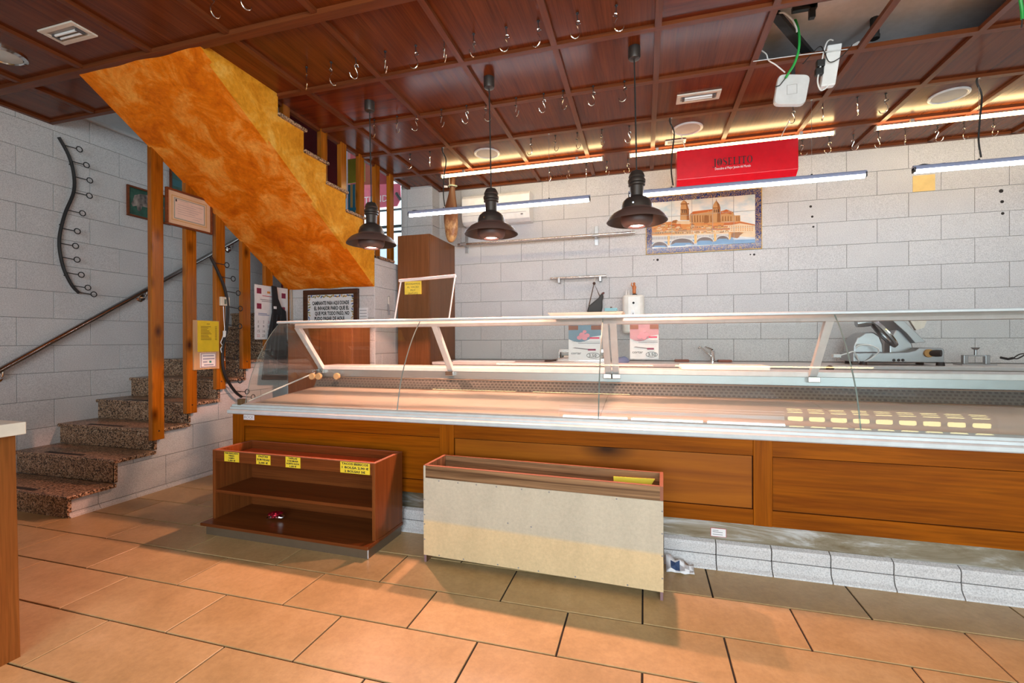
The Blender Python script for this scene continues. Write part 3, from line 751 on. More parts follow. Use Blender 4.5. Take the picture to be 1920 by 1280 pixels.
# price cards hanging inside the case
for k, (u0, u1, v0, v1, lab) in enumerate(((1066, 1127, 606, 675, 'left white price card with sliced meat picture hanging under the canopy'), (1181, 1235, 606, 673, 'right white price card with pink faded picture hanging under the canopy'))):
    y = 3.05; a, b = PY(u0, v0, y), PY(u1, v1, y); a.z = min(a.z, 1.268)
    pc = thing('price_card', lab, 'price card', (a.x, y, b.z), 'price cards hanging in the counter')
    bx('card', PAPER, pc, a.x, b.x, y, y+0.003, b.z, a.z)
    w, h = b.x-a.x, a.z-b.z
    pic = MB(); X = lambda s: a.x+s*w; Z = lambda t: b.z+t*h
    pts = [(0, 1), (0, .60)]+[(i/12, .60-.09*math.sin(PI*min(1, i/8))) for i in range(1, 9)]+[(.72, .66), (1, .70), (1, 1)]
    pic.prism([(X(s), y-0.001, Z(t)) for s, t in pts], (0, 0.001, 0))
    pic.build('picture', [plain('blue_grey_print', (0.20, 0.30, 0.38, 1), .6), plain('pink_print', (0.56, 0.30, 0.34, 1), .6)][k], pc)
    fd = MB()
    for s, t, r in ((.42, .72, .09), (.58, .70, .08), (.34, .64, .08), (.50, .63, .085), (.5, .81, .06)):
        fd.prism([(X(s+r*math.cos(q*PI/8)), y-0.0035+r*.012, Z(t+r*.75*math.sin(q*PI/8))) for q in range(16)], (0, 0.0004, 0))
    fd.build('meat_picture', plain('meat_print', (0.72, 0.30, 0.36, 1), .6), pc)
    bx('red_flash', plain('crimson_print', (0.72, 0.08, 0.16, 1), .6), pc, X(.66), X(.95), y-0.003, y-0.002, Z(.605), Z(.65))
    for s0, s1 in ((0, .3), (.7, 1)): bx('hand_picture', plain('brown_hand_print', (0.30, 0.13, 0.09, 1), .6), pc, X(s0), X(s1), y-.0018, y-.001, Z(.86), Z(.985))
    kf = MB(); kf.prism([(X(.12), y-.001, Z(.34)), (X(.6), y-.001, Z(.29)), (X(.6), y-.001, Z(.32)), (X(.2), y-.001, Z(.36))], (0, .001, 0)); kf.build('knife_picture', GREYINK, pc)
    bx('handle_picture', plain('maroon_print', (0.28, 0.05, 0.10, 1), .6), pc, X(.6), X(.84), y-.001, y, Z(.27), Z(.32))
    bx('print_line', GREYINK, pc, X(.3), X(.97), y-.001, y, Z(.475), Z(.49)); bx('print_line', GREYINK, pc, X(.1), X(.97), y-.001, y, Z(.525), Z(.532))
    text('cortar', 0.026, (X(.08), y-.0012, Z(.16)), (1, 0, 0), (0, 0, 1), INK, pc, align='LEFT')
    text('3,50', 0.030, (X(.62), y-.0012, Z(.085)), (1, 0, 0), (0, 0, 1), INK, pc, align='LEFT')
    MB().tube([(X(.76+.20*math.cos(q*PI/10)), y-.001, Z(.13+.075*math.sin(q*PI/10))) for q in range(20)], 0.0012, 4, closed=True).build('price_ring', INK, pc)

# ------------------------------------------------------------------ rear worktop and things on it
YK = 4.5
wt = thing('prep_worktop', 'white marble preparation worktop along the back wall behind the counter', 'worktop', (0.7, 4.8, 0))
bx('marble_top', MARBLE, wt, -2.18, 3.75, YK, YB-0.004, 0.915, 0.945, 0.004)
bx('front_apron', plain('grey_apron', (0.42, 0.36, 0.34, 1), 0.4), wt, -2.17, 3.75, YK+0.02, YK+0.05, 0.80, 0.915)
bx('base_body', STEEL, wt, -2.15, 3.75, YK+0.1, YB-0.01, 0.0, 0.80)
sk = MB(); sk.box(-0.33, 0.30, YK+0.012, YK+0.02, 0.79, 0.905); sk.build('sink_front', STEEL, wt)
MB().tube([(-0.42, YK+0.0, 0.86), (-0.42, YK-0.03, 0.895), (-0.06, YK-0.03, 0.895), (-0.06, YK, 0.86)], 0.006, 8).build('towel_bar', CHROME, wt)
# faucet
fc = thing('mixer_tap', 'chrome mixer tap with long spout on the rear worktop', 'tap', (0.65, 5.02, 0.945))
f0 = Vector((0.665, 5.02, 0.945))
MB().lathe([(0.026, 0), (0.026, 0.012), (0.02, 0.016), (0.019, 0.085), (0.022, 0.09), (0.022, 0.115), (0.012, 0.125), (0, 0.126)], f0, 18).build('body', CHROME, fc)
MB().tube(spline([f0+Vector((0, 0, .04)), f0+Vector((-.05, -.03, .085)), f0+Vector((-.10, -.06, .135)), f0+Vector((-.125, -.075, .15)), f0+Vector((-.14, -.084, .135))], 5), 0.010, 10).build('spout', CHROME, fc)
MB().tube([f0+Vector((0, 0, .118)), f0+Vector((-.03, -.015, .135)), f0+Vector((-.075, -.04, .155))], [0.012, 0.009, 0.006], 8).build('lever', CHROME, fc)
# film dispenser
fd = thing('film_dispenser', 'steel cling film dispenser on the rear worktop behind the left price card', 'film dispenser', (-0.62, 4.85, 0.945))
bx('tray', STEEL, fd, -0.87, -0.33, 4.74, 4.98, 0.945, 0.985, 0.004)
for x in (-0.86, -0.35): bx('side_plate', STEEL, fd, x, x+0.012, 4.76, 4.97, 0.98, 1.06, 0.003)
MB().lathe([(0, 0), (0.034, 0), (0.034, 0.46), (0, 0.46)], (-0.835, 4.86, 1.025), 18, 'x').build('film_roll', plain('clear_film_roll', (0.75, 0.72, 0.66, 1), 0.15), fd)
bx('cutter_bar', STEEL, fd, -0.85, -0.34, 4.755, 4.775, 1.045, 1.075)
bx('label', CREAM, fd, -0.80, -0.40, 4.752, 4.755, 0.99, 1.012)
# folded blue cloth
cb = MB(); cb.smooth = True
cb.lathe([(0, 0.058), (0.03, 0.056), (0.062, 0.04), (0.075, 0.018), (0.07, 0.0), (0, 0)], (-0.22, 4.72, 0.945), 14)
for i, v in enumerate(cb.v): cb.v[i] = (v[0]+0.012*math.sin(9*v[1]*7), v[1], v[2]+0.006*math.sin(v[0]*60)) if v[2] > 0.95 else v
tag(cb.build('cloth', plain('blue_cloth_rag', (0.20, 0.27, 0.46, 1), 0.8)), 'crumpled blue cloth on the rear worktop beside the film dispenser', 'cloth')
# papers and knife at the worktop's left end
tag(bx('paper_sheets', PAPER, None, -1.98, -1.30, 4.60, 4.78, 0.945, 0.952), 'flat white paper sheets at the left end of the rear worktop', 'paper')
kn = thing('carving_knife', 'dark carving knife lying on the rear worktop near paper sheets', 'knife', (-1.1, 4.7, 0.945))
MB().prism([(-1.30, 4.66, 0.946), (-1.0, 4.68, 0.946), (-0.98, 4.72, 0.946), (-1.28, 4.71, 0.946)], (0, 0, 0.012)).build('blade', GREYINK, kn)
MB().tube([(-0.99, 4.70, 0.958), (-0.93, 4.70, 0.958), (-0.87, 4.70, 0.966)], 0.011, 8).build('handle', BLACK, kn)
for k, (u0, u1, v, lab) in enumerate(((1265, 1292, 668, 'reddish scouring block on the rear worktop left of the tap'), (1346, 1372, 670, 'flat brown block on the rear worktop right of the tap'))):
    a, b = PY(u0, v, 5.0), PY(u1, v, 5.0)
    tag(bx('scouring_block', plain('rust_block', (0.30, 0.12, 0.09, 1), 0.8), None, a.x, b.x, 4.97, 5.05, 0.945, 0.968, 0.006), lab, 'block')
# cutting board on the counter's rear shelf
a, b = PY(1275, 688, 3.5), PY(1436, 700, 3.5)
tag(bx('cutting_board', plain('cream_board', (0.80, 0.76, 0.70, 1), 0.5), None, a.x, b.x, 3.38, 3.60, 0.9615, 0.993, 0.006), 'thick cream cutting board on the counter rear shelf below the tap', 'cutting board')
# slicer
sl = thing('meat_slicer', 'silver electric meat slicer with tilted blade on rear worktop', 'slicer', (2.1, 4.78, 0.945))
CAST = Mat('cast_aluminium', (0.40, 0.40, 0.41, 1), 0.32, 0.85).m
def S(u, v, y=4.72): return PY(u, v, y)
for x in (1.83, 2.38):
    for y in (4.68, 4.98): MB().lathe([(0.03, 0), (0.026, 0.03), (0, 0.03)], (x, y, 0.945), 12).build('foot', CORD, sl)
pts = [(1600, 678), (1600, 661), (1660, 661), (1700, 660), (1716, 657), (1724, 652), (1766, 652), (1771, 655), (1771, 680)]
MB().prism([S(u, v, 4.68) for u, v in pts], (0, 0.30, 0)).build('base', CAST, sl, bevel=0.006)
pts = [(1600, 662), (1601, 648), (1608, 632), (1622, 623), (1638, 622), (1650, 630), (1656, 645), (1657, 662)]
MB().prism([S(u, v, 4.70) for u, v in pts], (0, 0.22, 0)).build('motor_housing', CAST, sl, bevel=0.012)
# tilted blade disc and guard
c0 = S(1660, 624, 4.72); Rt = Matrix.Rotation(math.radians(48), 3, 'Y') @ Matrix.Rotation(math.radians(62), 3, 'X')
bl = MB(); bl.lathe([(0, -0.012), (0.10, -0.012), (0.135, -0.004), (0.136, 0.004), (0.10, 0.010), (0, 0.012)], (0, 0, 0), 36)
Rb = Matrix.Rotation(math.radians(-42), 3, 'Y') @ Matrix.Rotation(math.radians(-70), 3, 'X')
ROT = Matrix.Rotation(math.radians(38), 3, 'Y')
for i, v in enumerate(bl.v):
    q = Vector((v[2], v[1]*0.55, v[0])); q = Matrix.Rotation(math.radians(-38), 3, 'Y') @ q
    bl.v[i] = tuple(c0+q)
bl.build('blade', CHROME, sl)
gd = MB(); gd.lathe([(0.115, 0.016), (0.15, 0.016), (0.152, -0.012), (0.115, -0.012), (0.115, 0.016)], (0, 0, 0), 36)
for i, v in enumerate(gd.v):
    q = Vector((v[2], v[1]*0.55, v[0])); q = Matrix.Rotation(math.radians(-38), 3, 'Y') @ q
    gd.v[i] = tuple(c0+q+Vector((-0.012, 0.01, 0)))
gd.build('blade_guard', CAST, sl)
pts = [(1668, 662), (1668, 640), (1680, 618), (1694, 614), (1706, 630), (1712, 650), (1712, 662)]
MB().prism([S(u, v, 4.80) for u, v in pts], (0, 0.10, 0)).build('carriage_post', CAST, sl, bevel=0.01)
pts = [(1672, 600), (1694, 600), (1732, 637), (1737, 641), (1716, 643), (1700, 625)]
MB().prism([S(u, v, 4.74) for u, v in pts], (0, 0.24, 0)).build('carriage_plate', CAST, sl, bevel=0.004)
MB().prism([S(u, v, 4.78) for u, v in ((1706, 600), (1738, 600), (1733, 614), (1718, 619))], (0, 0.03, 0)).build('pusher', CREAM, sl)
MB().tube([S(1605, 606, 4.72), S(1618, 604, 4.72), S(1632, 605, 4.72)], [0.035, 0.042, 0.03], 12).build('sharpener_cover', CAST, sl)
kb = MB(); kb.tube([S(1738, 662, 4.70), S(1756, 662, 4.64), S(1765, 662, 4.62)], [0.022, 0.03, 0.028], 14); kb.build('dial', BLACK, sl)
MB().tube([S(1738, 662, 4.70), S(1743, 662, 4.66)], [0.036, 0.034], 16).build('dial_ring', plain('amber_ring', (0.45, 0.22, 0.05, 1), .4), sl)
for u in (1676, 1685, 1693): MB().lathe([(0, -0.006), (0.010, -0.006), (0.012, 0)], S(u, 675, 4.679), 12, 'y').build('push_button', BLACK, sl)
pc = thing('power_cable', 'white power cable with plug looped in front of the slicer', 'cable', (1.7, 4.66, 0.95))
cab = [S(1605, 653, 4.66), S(1610, 648, 4.65), S(1625, 646, 4.64), S(1640, 650, 4.63), S(1648, 656, 4.63), S(1644, 664, 4.64), S(1630, 674, 4.66), S(1612, 681, 4.70)]
MB().tube(spline(cab, 6), 0.006, 6).build('cord', WHITEP, pc)
MB().tube(spline([S(1612, 681, 4.70), S(1602, 660, 4.62), S(1590, 662, 4.60), S(1575, 666, 4.58)], 6), 0.006, 6).build('cord', WHITEP, pc)
p = S(1568, 667, 4.58); MB().obox(p, (0.06, 0.05, 0.03)).build('plug', WHITEP, pc, bevel=0.006)
MB().tube([p+Vector((-0.01, -0.02, -0.01)), p+Vector((-0.015, -0.035, -0.04))], 0.004, 6).build('pin', CHROME, pc); MB().tube([p+Vector((0.015, -0.02, -0.01)), p+Vector((0.01, -0.035, -0.04))], 0.004, 6).build('pin', CHROME, pc)
# black knob and box at the front of the worktop
tag(MB().lathe([(0, -0.03), (0.022, -0.028), (0.03, 0), (0.022, 0.02), (0, 0.02)], PY(1556, 691, 4.47), 16, 'y').build('tap_knob', BLACK), 'black round knob on the worktop front left of the slicer', 'knob')
# ham clamp
hc = thing('ham_clamp', 'steel clamp with screw handle on the rear worktop right of slicer', 'clamp', (2.72, 4.8, 0.945))
c0 = PY(1829, 681, 4.85); c0.z = 0.945
bx('base_plate', CAST, hc, c0.x-0.12, c0.x+0.12, 4.80, 4.92, 0.945, 0.955)
for dx in (-0.075, 0.075): bx('upright', CAST, hc, c0.x+dx-0.016, c0.x+dx+0.016, 4.83, 4.87, 0.955, 1.03, 0.003)
bx('bridge', CAST, hc, c0.x-0.08, c0.x+0.08, 4.84, 4.86, 1.018, 1.03)
MB().lathe([(0.01, 1.03-0.945), (0.01, 1.075-0.945), (0.02, 1.08-0.945), (0.03, 1.095-0.945), (0, 1.095-0.945)], (c0.x, 4.85, 0.945), 12).build('screw_handle', CAST, hc)
sh = thing('black_scissors', 'black handled scissors on the rear worktop at right edge', 'scissors', (3.0, 4.8, 0.945))
MB().tube([PY(1876, 670, 4.8), PY(1890, 673, 4.8), PY(1900, 671, 4.78)], 0.010, 8).build('blade', BLACK, sh)
MB().tube(spline([PY(1900, 671, 4.78), PY(1912, 664, 4.76), PY(1922, 664, 4.76), PY(1908, 672, 4.76), PY(1900, 671, 4.78)], 4), 0.005, 6).build('handle', BLACK, sh)
# ------------------------------------------------------------------ cherry shelf unit
def rotbuild(root, ang): root.rotation_euler = (0, 0, ang)
su = thing('shelf_unit', 'low cherry wood open shelf unit with red top and yellow price labels', 'shelf unit', (-2.0, 2.33, 0))
x0, x1, yf, yb = -2.575, -1.415, 2.225, 2.512
bx('plinth', plain('grey_brown_plinth', (0.12, 0.085, 0.055, 1), 0.35), su, x0+0.02, x1-0.005, yf-0.06, yb-0.01, 0, 0.052)
bx('base_board', SHELFW, su, x0-0.012, x1+0.004, yf-0.075, yb, 0.052, 0.07, 0.003)
for a in (x0, x1-0.02): bx('side_board', SHELFV, su, a, a+0.02, yf, yb, 0.07, 0.495, 0.002)
bx('middle_shelf', SHELFW, su, x0+0.02, x1-0.02, yf+0.004, yb-0.01, 0.232, 0.25, 0.002)
bx('back_board', SHELFW, su, x0+0.02, x1-0.02, yb-0.012, yb, 0.07, 0.495)
bx('front_rail', SHELFW, su, x0+0.02, x1-0.02, yf+0.001, yf+0.02, 0.43, 0.493, 0.002)
bx('tray_floor', REDTOP, su, x0+0.02, x1-0.02, yf+0.02, yb-0.012, 0.43, 0.446)
e = MB(); e.box(x0, x0+.02, yf, yb, .495, .4968); e.box(x1-.02, x1, yf, yb, .495, .4968); e.box(x0+.02, x1-.02, yf+.001, yf+.02, .493, .4965); e.box(x0+.02, x1-.02, yb-.012, yb, .495, .4968)
e.build('edge_band', REDEDGE, su)
MB().tube([(x1-0.004, yf-0.061, 0.004), (x1-0.004, yf-0.061, 0.05)], 0.005, 6).build('corner_cap', ALU, su)
for i, (u0, u1, v0, v1, lines) in enumerate(((419, 447, 847, 863, ('PAN RALLADO', 'TRIGO', 'CAMPO', '1,50 €')), (480, 507, 852, 869, ('PASTAS', 'SURTIDAS', '2,00 €')), (536, 564, 858, 877, ('TAPILLAS', '3 DE BRASA', 'ACEITE OLIVA', '1,50 €')), (640, 696, 865, 888, ('TACOS IBERICOS', '1 BOLSA 2,90 €', '2 BOLSAS 5€')))):
    a, b = PY(u0, v0, yf), PY(u1, v1, yf)
    zc = 0.462 if i < 3 else 0.462; h = (0.058, 0.056, 0.062, 0.062)[i]/2
    c = bx('price_label', plain('yellow_label', (0.80, 0.60, 0.03, 1), 0.6), su, a.x, b.x, yf-0.001, yf+0.001, zc-h, zc+h)
    n = len(lines)
    for k, s in enumerate(lines):
        ht = 2*h/n*0.80
        text(s, ht, ((a.x+b.x)/2, yf-0.0016, zc+h-(k+0.75)*2*h/n), (1, 0, 0), (0, 0, 1), INK, c, width=(b.x-a.x)*0.90*len(s)/max(len(q) for q in lines), bold=.0006)
rotbuild(su, math.radians(-1.0))
# foil sweet on the bottom shelf
fs = thing('foil_packet', 'crumpled red and silver foil packet on the bottom shelf', 'packet', (-2.19, 2.33, 0.07))
p = Vector((-2.19, 2.33, 0.07))
m = MB()
rs = random.Random(3)
for k, (name, mat, z0, z1, L) in enumerate((('silver_foil', Mat('silver_foil', (0.8, 0.8, 0.82, 1), 0.2, 1.0).m, 0.0, 0.026, 0.062), ('red_foil', Mat('red_foil', (0.55, 0.02, 0.05, 1), 0.22, 0.8).m, 0.018, 0.048, 0.05))):
    m = MB(); nx = 12
    ring = []
    for i in range(nx+1):
        t = i/nx*2-1; r = (1-abs(t)**3)*0.02+0.006
        for j in range(8):
            a = 2*PI*j/8
            m.v.append((p.x+t*L, p.y+math.cos(a)*r*(1.2+rs.uniform(-.25, .25)), p.z+(z0+z1)/2+math.sin(a)*(z1-z0)/2*(1-abs(t)**2*0.6)*rs.uniform(.75, 1)+t*0.006+0.003))
    for i in range(nx):
        for j in range(8): m.f.append([i*8+j, i*8+(j+1) % 8, (i+1)*8+(j+1) % 8, (i+1)*8+j]); m.m.append(0); m.sm.append(False)
    m.f.append(list(range(8))[::-1]); m.m.append(0); m.sm.append(False); m.f.append([nx*8+j for j in range(8)]); m.m.append(0); m.sm.append(False)
    m.build(name, mat, fs)

# ------------------------------------------------------------------ unfinished board trough
MDF = Mat('two_tone_hardboard', rough=0.75, spec=0.2)
tc = MDF.n('ShaderNodeTexCoord'); sx = MDF.n('ShaderNodeSeparateXYZ'); MDF.l(tc.outputs['Object'], sx.inputs[0])
ad = MDF.n('ShaderNodeMath', operation='MULTIPLY_ADD'); MDF.l(sx.outputs[0], ad.inputs[0]); ad.inputs[1].default_value = 0.012; MDF.l(sx.outputs[2], ad.inputs[2])
mr = MDF.n('ShaderNodeMapRange'); MDF.l(ad.outputs[0], mr.inputs[0]); mr.inputs[1].default_value = 0.2; mr.inputs[2].default_value = 0.217
n2 = MDF.noise(MDF.coords((1, 1, 1)), 60, 3, 0.7); n3 = MDF.noise(MDF.coords((3, 3, 1.2)), 3, 4)
c = MDF.mix((0.72, 0.54, 0.31, 1), (0.58, 0.51, 0.39, 1), mr.outputs[0])
c = MDF.mix(c, MDF.ramp(n2, [(0.3, (0.85, 0.85, 0.85, 1)), (0.7, (1, 1, 1, 1))]), 1.0, 'MULTIPLY')
MDF.base(MDF.mix(c, MDF.ramp(n3, [(0.35, (0.9, 0.9, 0.9, 1)), (0.65, (1, 1, 1, 1))]), 1.0, 'MULTIPLY')); MDF = MDF.m
tr = thing('board_trough', 'long beige hardboard trough with striped wooden rims and red edges', 'trough', (-0.52, 2.19, 0))
x0, x1, yf, yb = -1.122, 0.082, 2.19, 2.43
bx('front_sheet', MDF, tr, x0, x1, yf-0.004, yf, 0.038, 0.445)
bx('front_rim', WENGE, tr, x0+0.012, x1-0.014, yf-0.004, yf+0.014, 0.446, 0.508)
bx('back_rim', WENGE, tr, x0+0.016, x1-0.016, yb-0.014, yb, 0.448, 0.508)
bx('back_sheet', WENGE, tr, x0+0.016, x1-0.016, yb-0.008, yb-0.004, 0.05, 0.448)
bx('floor_board', WENGE, tr, x0+0.016, x1-0.016, yf, yb-0.008, 0.05, 0.064)
WV = wood('striped_laminate_upright', (0.07, 0.028, 0.012, 1), (0.36, 0.19, 0.095, 1), 'z', 0.35, 42)
for a in (x0, x1-0.016): bx('side_board', WV, tr, a, a+0.016, yf, yb, 0.0, 0.508)
e = MB(); e.box(x0+.012, x1-.014, yf-.004, yf+.014, .508, .5105); e.box(x0, x0+.016, yf, yb, .508, .5105); e.box(x1-.016, x1, yf-.003, yb, .43, .5105) if False else e.box(x1-.016, x1, yf, yb, .508, .5105); e.box(x1-.014, x1, yf-.004, yf, .447, .5105); e.box(x0+.016, x1-.016, yb-.014, yb, .508, .509)
e.build('edge_band', REDEDGE, tr)
bx('raw_edge', MDF, tr, x0, x0+0.012, yf-0.004, yf, 0.445, 0.508); 
for a in (x0+0.002, x1-0.014): bx('leg_edge', plain('mauve_edge', (0.24, 0.14, 0.15, 1), 0.6), tr, a, a+0.012, yf-0.002, yf, 0.0, 0.038)
rs = random.Random(5)
scr = [(t, 0.435) for t in (.075, .165, .25, .34, .45, .565, .83)]+[(t, 0.046) for t in (.075, .19, .345, .435, .52, .67, .87)]+[(.39, .26), (.49, .256)]+[(.004, z) for z in (.33, .25, .2, .12)]+[(.996, z) for z in (.40, .3, .2, .1)]
for t, z in scr:
    MB().lathe([(0, -0.0015), (0.003, -0.0012), (0.004, 0)], (x0+(x1-x0)*t, yf-0.004, z), 8, 'y').build('screw', GREYINK, tr)
rotbuild(tr, math.radians(-2.2))
yc = thing('folded_card', 'bright yellow folded card inside the board trough', 'card', (-0.07, 2.33, 0.42))
a, b, c, d = PY(1150, 893, 2.33), PY(1228, 898, 2.33), PY(1218, 914, 2.33), PY(1151, 911, 2.33)
lo = MB().prism([a, b, c, d], (0, 0.004, 0)).prism([d, c, c+Vector((0, 0.02, -0.36)), d+Vector((0, 0.02, -0.36))], (0, 0.004, 0)); lo.build('card', plain('lemon_yellow_card', (0.75, 0.68, 0.05, 1), .6), yc)
# torn paper bag scrap beside the plinth
bg = thing('paper_scrap', 'torn white paper scrap with blue print beside the counter plinth', 'paper scrap', (0.22, 2.48, 0))
m = MB(); n = 7
P0 = [[(0.105+0.022*i, 2.49-0.012*j+0.012*math.sin(i*1.9+j), 0.004+0.062*(1-j/5)*(1-0.11*i)+0.010*math.sin(i*2.3+j*1.4)) for i in range(n)] for j in range(6)]
for j in range(6): m.v += [tuple((x, y, max(z, 0.003))) for x, y, z in P0[j]]
for j in range(5):
    for i in range(n-1): m.f.append([j*n+i, j*n+i+1, (j+1)*n+i+1, (j+1)*n+i]); m.m.append(1 if i in (1, 2) and j in (1, 2, 3) else 0); m.sm.append(True)
o = m.build('scrap', [PAPER, plain('navy_print', (0.03, 0.06, 0.14, 1), .7)], bg); sd = o.modifiers.new('t', 'SOLIDIFY'); sd.thickness = 0.002

# ------------------------------------------------------------------ left foreground counter
lc = thing('side_counter', 'wooden side counter with thick cream top at left edge', 'counter', (-2.5, 0.4, 0))
bx('top', plain('cream_worktop', (0.72, 0.68, 0.58, 1), 0.3), lc, -2.9, -2.22, 0.2, 1.155, 0.824, 0.87, 0.003)
LCV = wood('walnut_side', (0.20, 0.065, 0.014, 1), (0.30, 0.11, 0.024, 1), 'z', 0.35, 24)
MB().prism([(-2.85, 1.138, 0.0), (-2.228, 1.138, 0.0), (-2.246, 1.136, 0.824), (-2.85, 1.138, 0.824)], (0, -0.9, 0)).build('side_panel', LCV, lc)

# ------------------------------------------------------------------ tall cupboard and low panel
cb = thing('tall_cupboard', 'tall plain brown cupboard standing against the pillar', 'cupboard', (-2.38, 4.8, 0))
MB().box(-2.57, -2.19, 4.482, 4.95, 0, 2.31).box(-2.38, -2.19, 4.95, YB-.005, 0, 2.31).build('body', CUPB, cb)
bx('front_door', CUPB, cb, -2.568, -2.195, 4.468, 4.482, 0.06, 2.308, 0.002)
lp = thing('low_cabinet', 'low brown cabinet behind the left end of the serving counter', 'cabinet', (-3.2, 3.9, 0))
bx('body', CUPB, lp, -3.35, -2.625, 3.74, 4.025, 0, 1.335, 0.004)
bx('door', CUPB, lp, -3.345, -2.99, 3.725, 3.74, 0.06, 1.33, 0.002); bx('door', CUPB, lp, -2.985, -2.63, 3.725, 3.74, 0.06, 1.33, 0.002)
# ------------------------------------------------------------------ pendant lamps (each carries its own pink bulb)
PINKBULB = emit('pink_bulb', (1.0, 0.62, 0.52, 1), 22)
SHADEIN = plain('brown_shade_inside', (0.085, 0.05, 0.043, 1), 0.45)
def pendant(x, y, label, tilt, hook_on=True):
    t = thing('pendant_lamp', label, 'pendant lamp', (x, y, ZC), 'bronze pendant lamps over the counter')
    MB().lathe([(0, 0), (0.037, 0), (0.038, -0.06), (0.034, -0.072), (0.012, -0.078), (0, -0.078)], (x, y, ZC), 24).build('ceiling_cup', DARKM, t)
    MB().tube([(x, y, ZC-0.07), (x+tilt*0.5, y, 2.6), (x+tilt, y, 2.215)], 0.0045, 8).build('cord', CORD, t)
    c = (x+tilt, y, 0)
    MB().lathe([(0, 2.232), (0.010, 2.232), (0.013, 2.226), (0.034, 2.222), (0.044, 2.205), (0.050, 2.188), (0.046, 2.182), (0.048, 2.176), (0.054, 2.166), (0.053, 2.152), (0.046, 2.148), (0.051, 2.143), (0.051, 2.134), (0.042, 2.128), (0.040, 2.068), (0.046, 2.060), (0.064, 2.054), (0.083, 2.036), (0.094, 2.010), (0.097, 1.985)], c, 40).build('neck', DARKM, t)
    b = MB().lathe([(0.097, 1.986), (0.104, 1.976), (0.125, 1.970), (0.150, 1.956), (0.170, 1.936), (0.184, 1.915), (0.186, 1.908), (0.181, 1.908), (0.166, 1.930), (0.146, 1.949), (0.123, 1.963), (0.094, 1.970)], c, 48).build('shade', [DARKM, SHADEIN], t)
    for p in b.data.polygons:
        if p.normal.z < -0.05: p.material_index = 1
    MB().lathe([(0.097, 1.968), (0.098, 1.925), (0.095, 1.903), (0.085, 1.886), (0.066, 1.877), (0.052, 1.876), (0.047, 1.886), (0.046, 1.895)], c, 40).build('lamp_cup', SHADEIN, t)
    bl = MB().lathe([(0.046, 1.895), (0.040, 1.887), (0.025, 1.882), (0, 1.880)], c, 24).build('bulb', PINKBULB, t)
    MB().lathe([(0, -0.102), (0.006, -0.102), (0.006, -0.096)], (c[0]-0.02, c[1]+.008, 2.005), 10, 'y').build('rivet', CHROME, t)
    l = bpy.data.lights.new('pendant_light', 'SPOT'); l.energy = PEND_W; l.color = PEND_C; l.spot_size = math.radians(130); l.spot_blend = 0.12; l.shadow_soft_size = 0.03
    lo = bpy.data.objects.new('pendant_light', l); COL.objects.link(lo); lo.location = (c[0], c[1], 1.872)
PEND_W, PEND_C = 150, (1.0, 0.46, 0.31)
pendant(-0.052, 2.99, 'right bronze pendant lamp hanging in front of the tile picture', 0.012)
pendant(-1.032, 3.048, 'middle bronze pendant lamp hanging in front of the air conditioner', 0.012)
pendant(-2.014, 3.095, 'left bronze pendant lamp hanging in front of the orange stairs', 0.012)

# ------------------------------------------------------------------ LED tubes
COOL = emit('cool_white_tube', (0.86, 0.91, 1.0, 1), 34); WARM = emit('warm_white_tube', (1.0, 0.72, 0.34, 1), 21)
TUBEM = plain('blue_grey_housing', (0.32, 0.36, 0.52, 1), 0.4); TUBEW = plain('warm_housing', (0.5, 0.45, 0.36, 1), 0.4)
def tube(x0, x1, y, z, label, warm):
    t = thing('tube_light', label, 'tube light', ((x0+x1)/2, y, z), 'warm tubes under the ceiling' if warm else 'cool hanging tubes')
    n = 8
    if warm:
        MB().tube([(x0+0.012, y, z), (x1-0.012, y, z)], 0.016, 12).build('diffuser', WARM, t)
    else:
        prof = [(y+0.020*math.cos(PI*k/n), z+0.034*math.sin(PI*k/n)) for k in range(n+1)]
        MB().sweep(prof, x0, x1).build('housing', TUBEM, t)
        prof = [(y+0.018*math.cos(PI*k/n), z-0.001-0.024*math.sin(PI*k/n)) for k in range(n+1)]
        MB().sweep(prof, x0+0.012, x1-0.012).build('diffuser', COOL, t)
    for a, b in ((x0, x0+0.012), (x1-0.012, x1)): bx('end_cap', DARKM if not warm else TUBEW, t, a, b, y-0.02, y+0.02, z-0.018, z+0.018, 0.003)
    if warm:
        for f in (0.15, 0.85):
            x = x0+(x1-x0)*f; bx('clip', ALU, t, x-0.012, x+0.012, y-0.012, y+0.012, z+0.012, ZC)
    return t
YW1, ZW1 = 3.975, 2.378
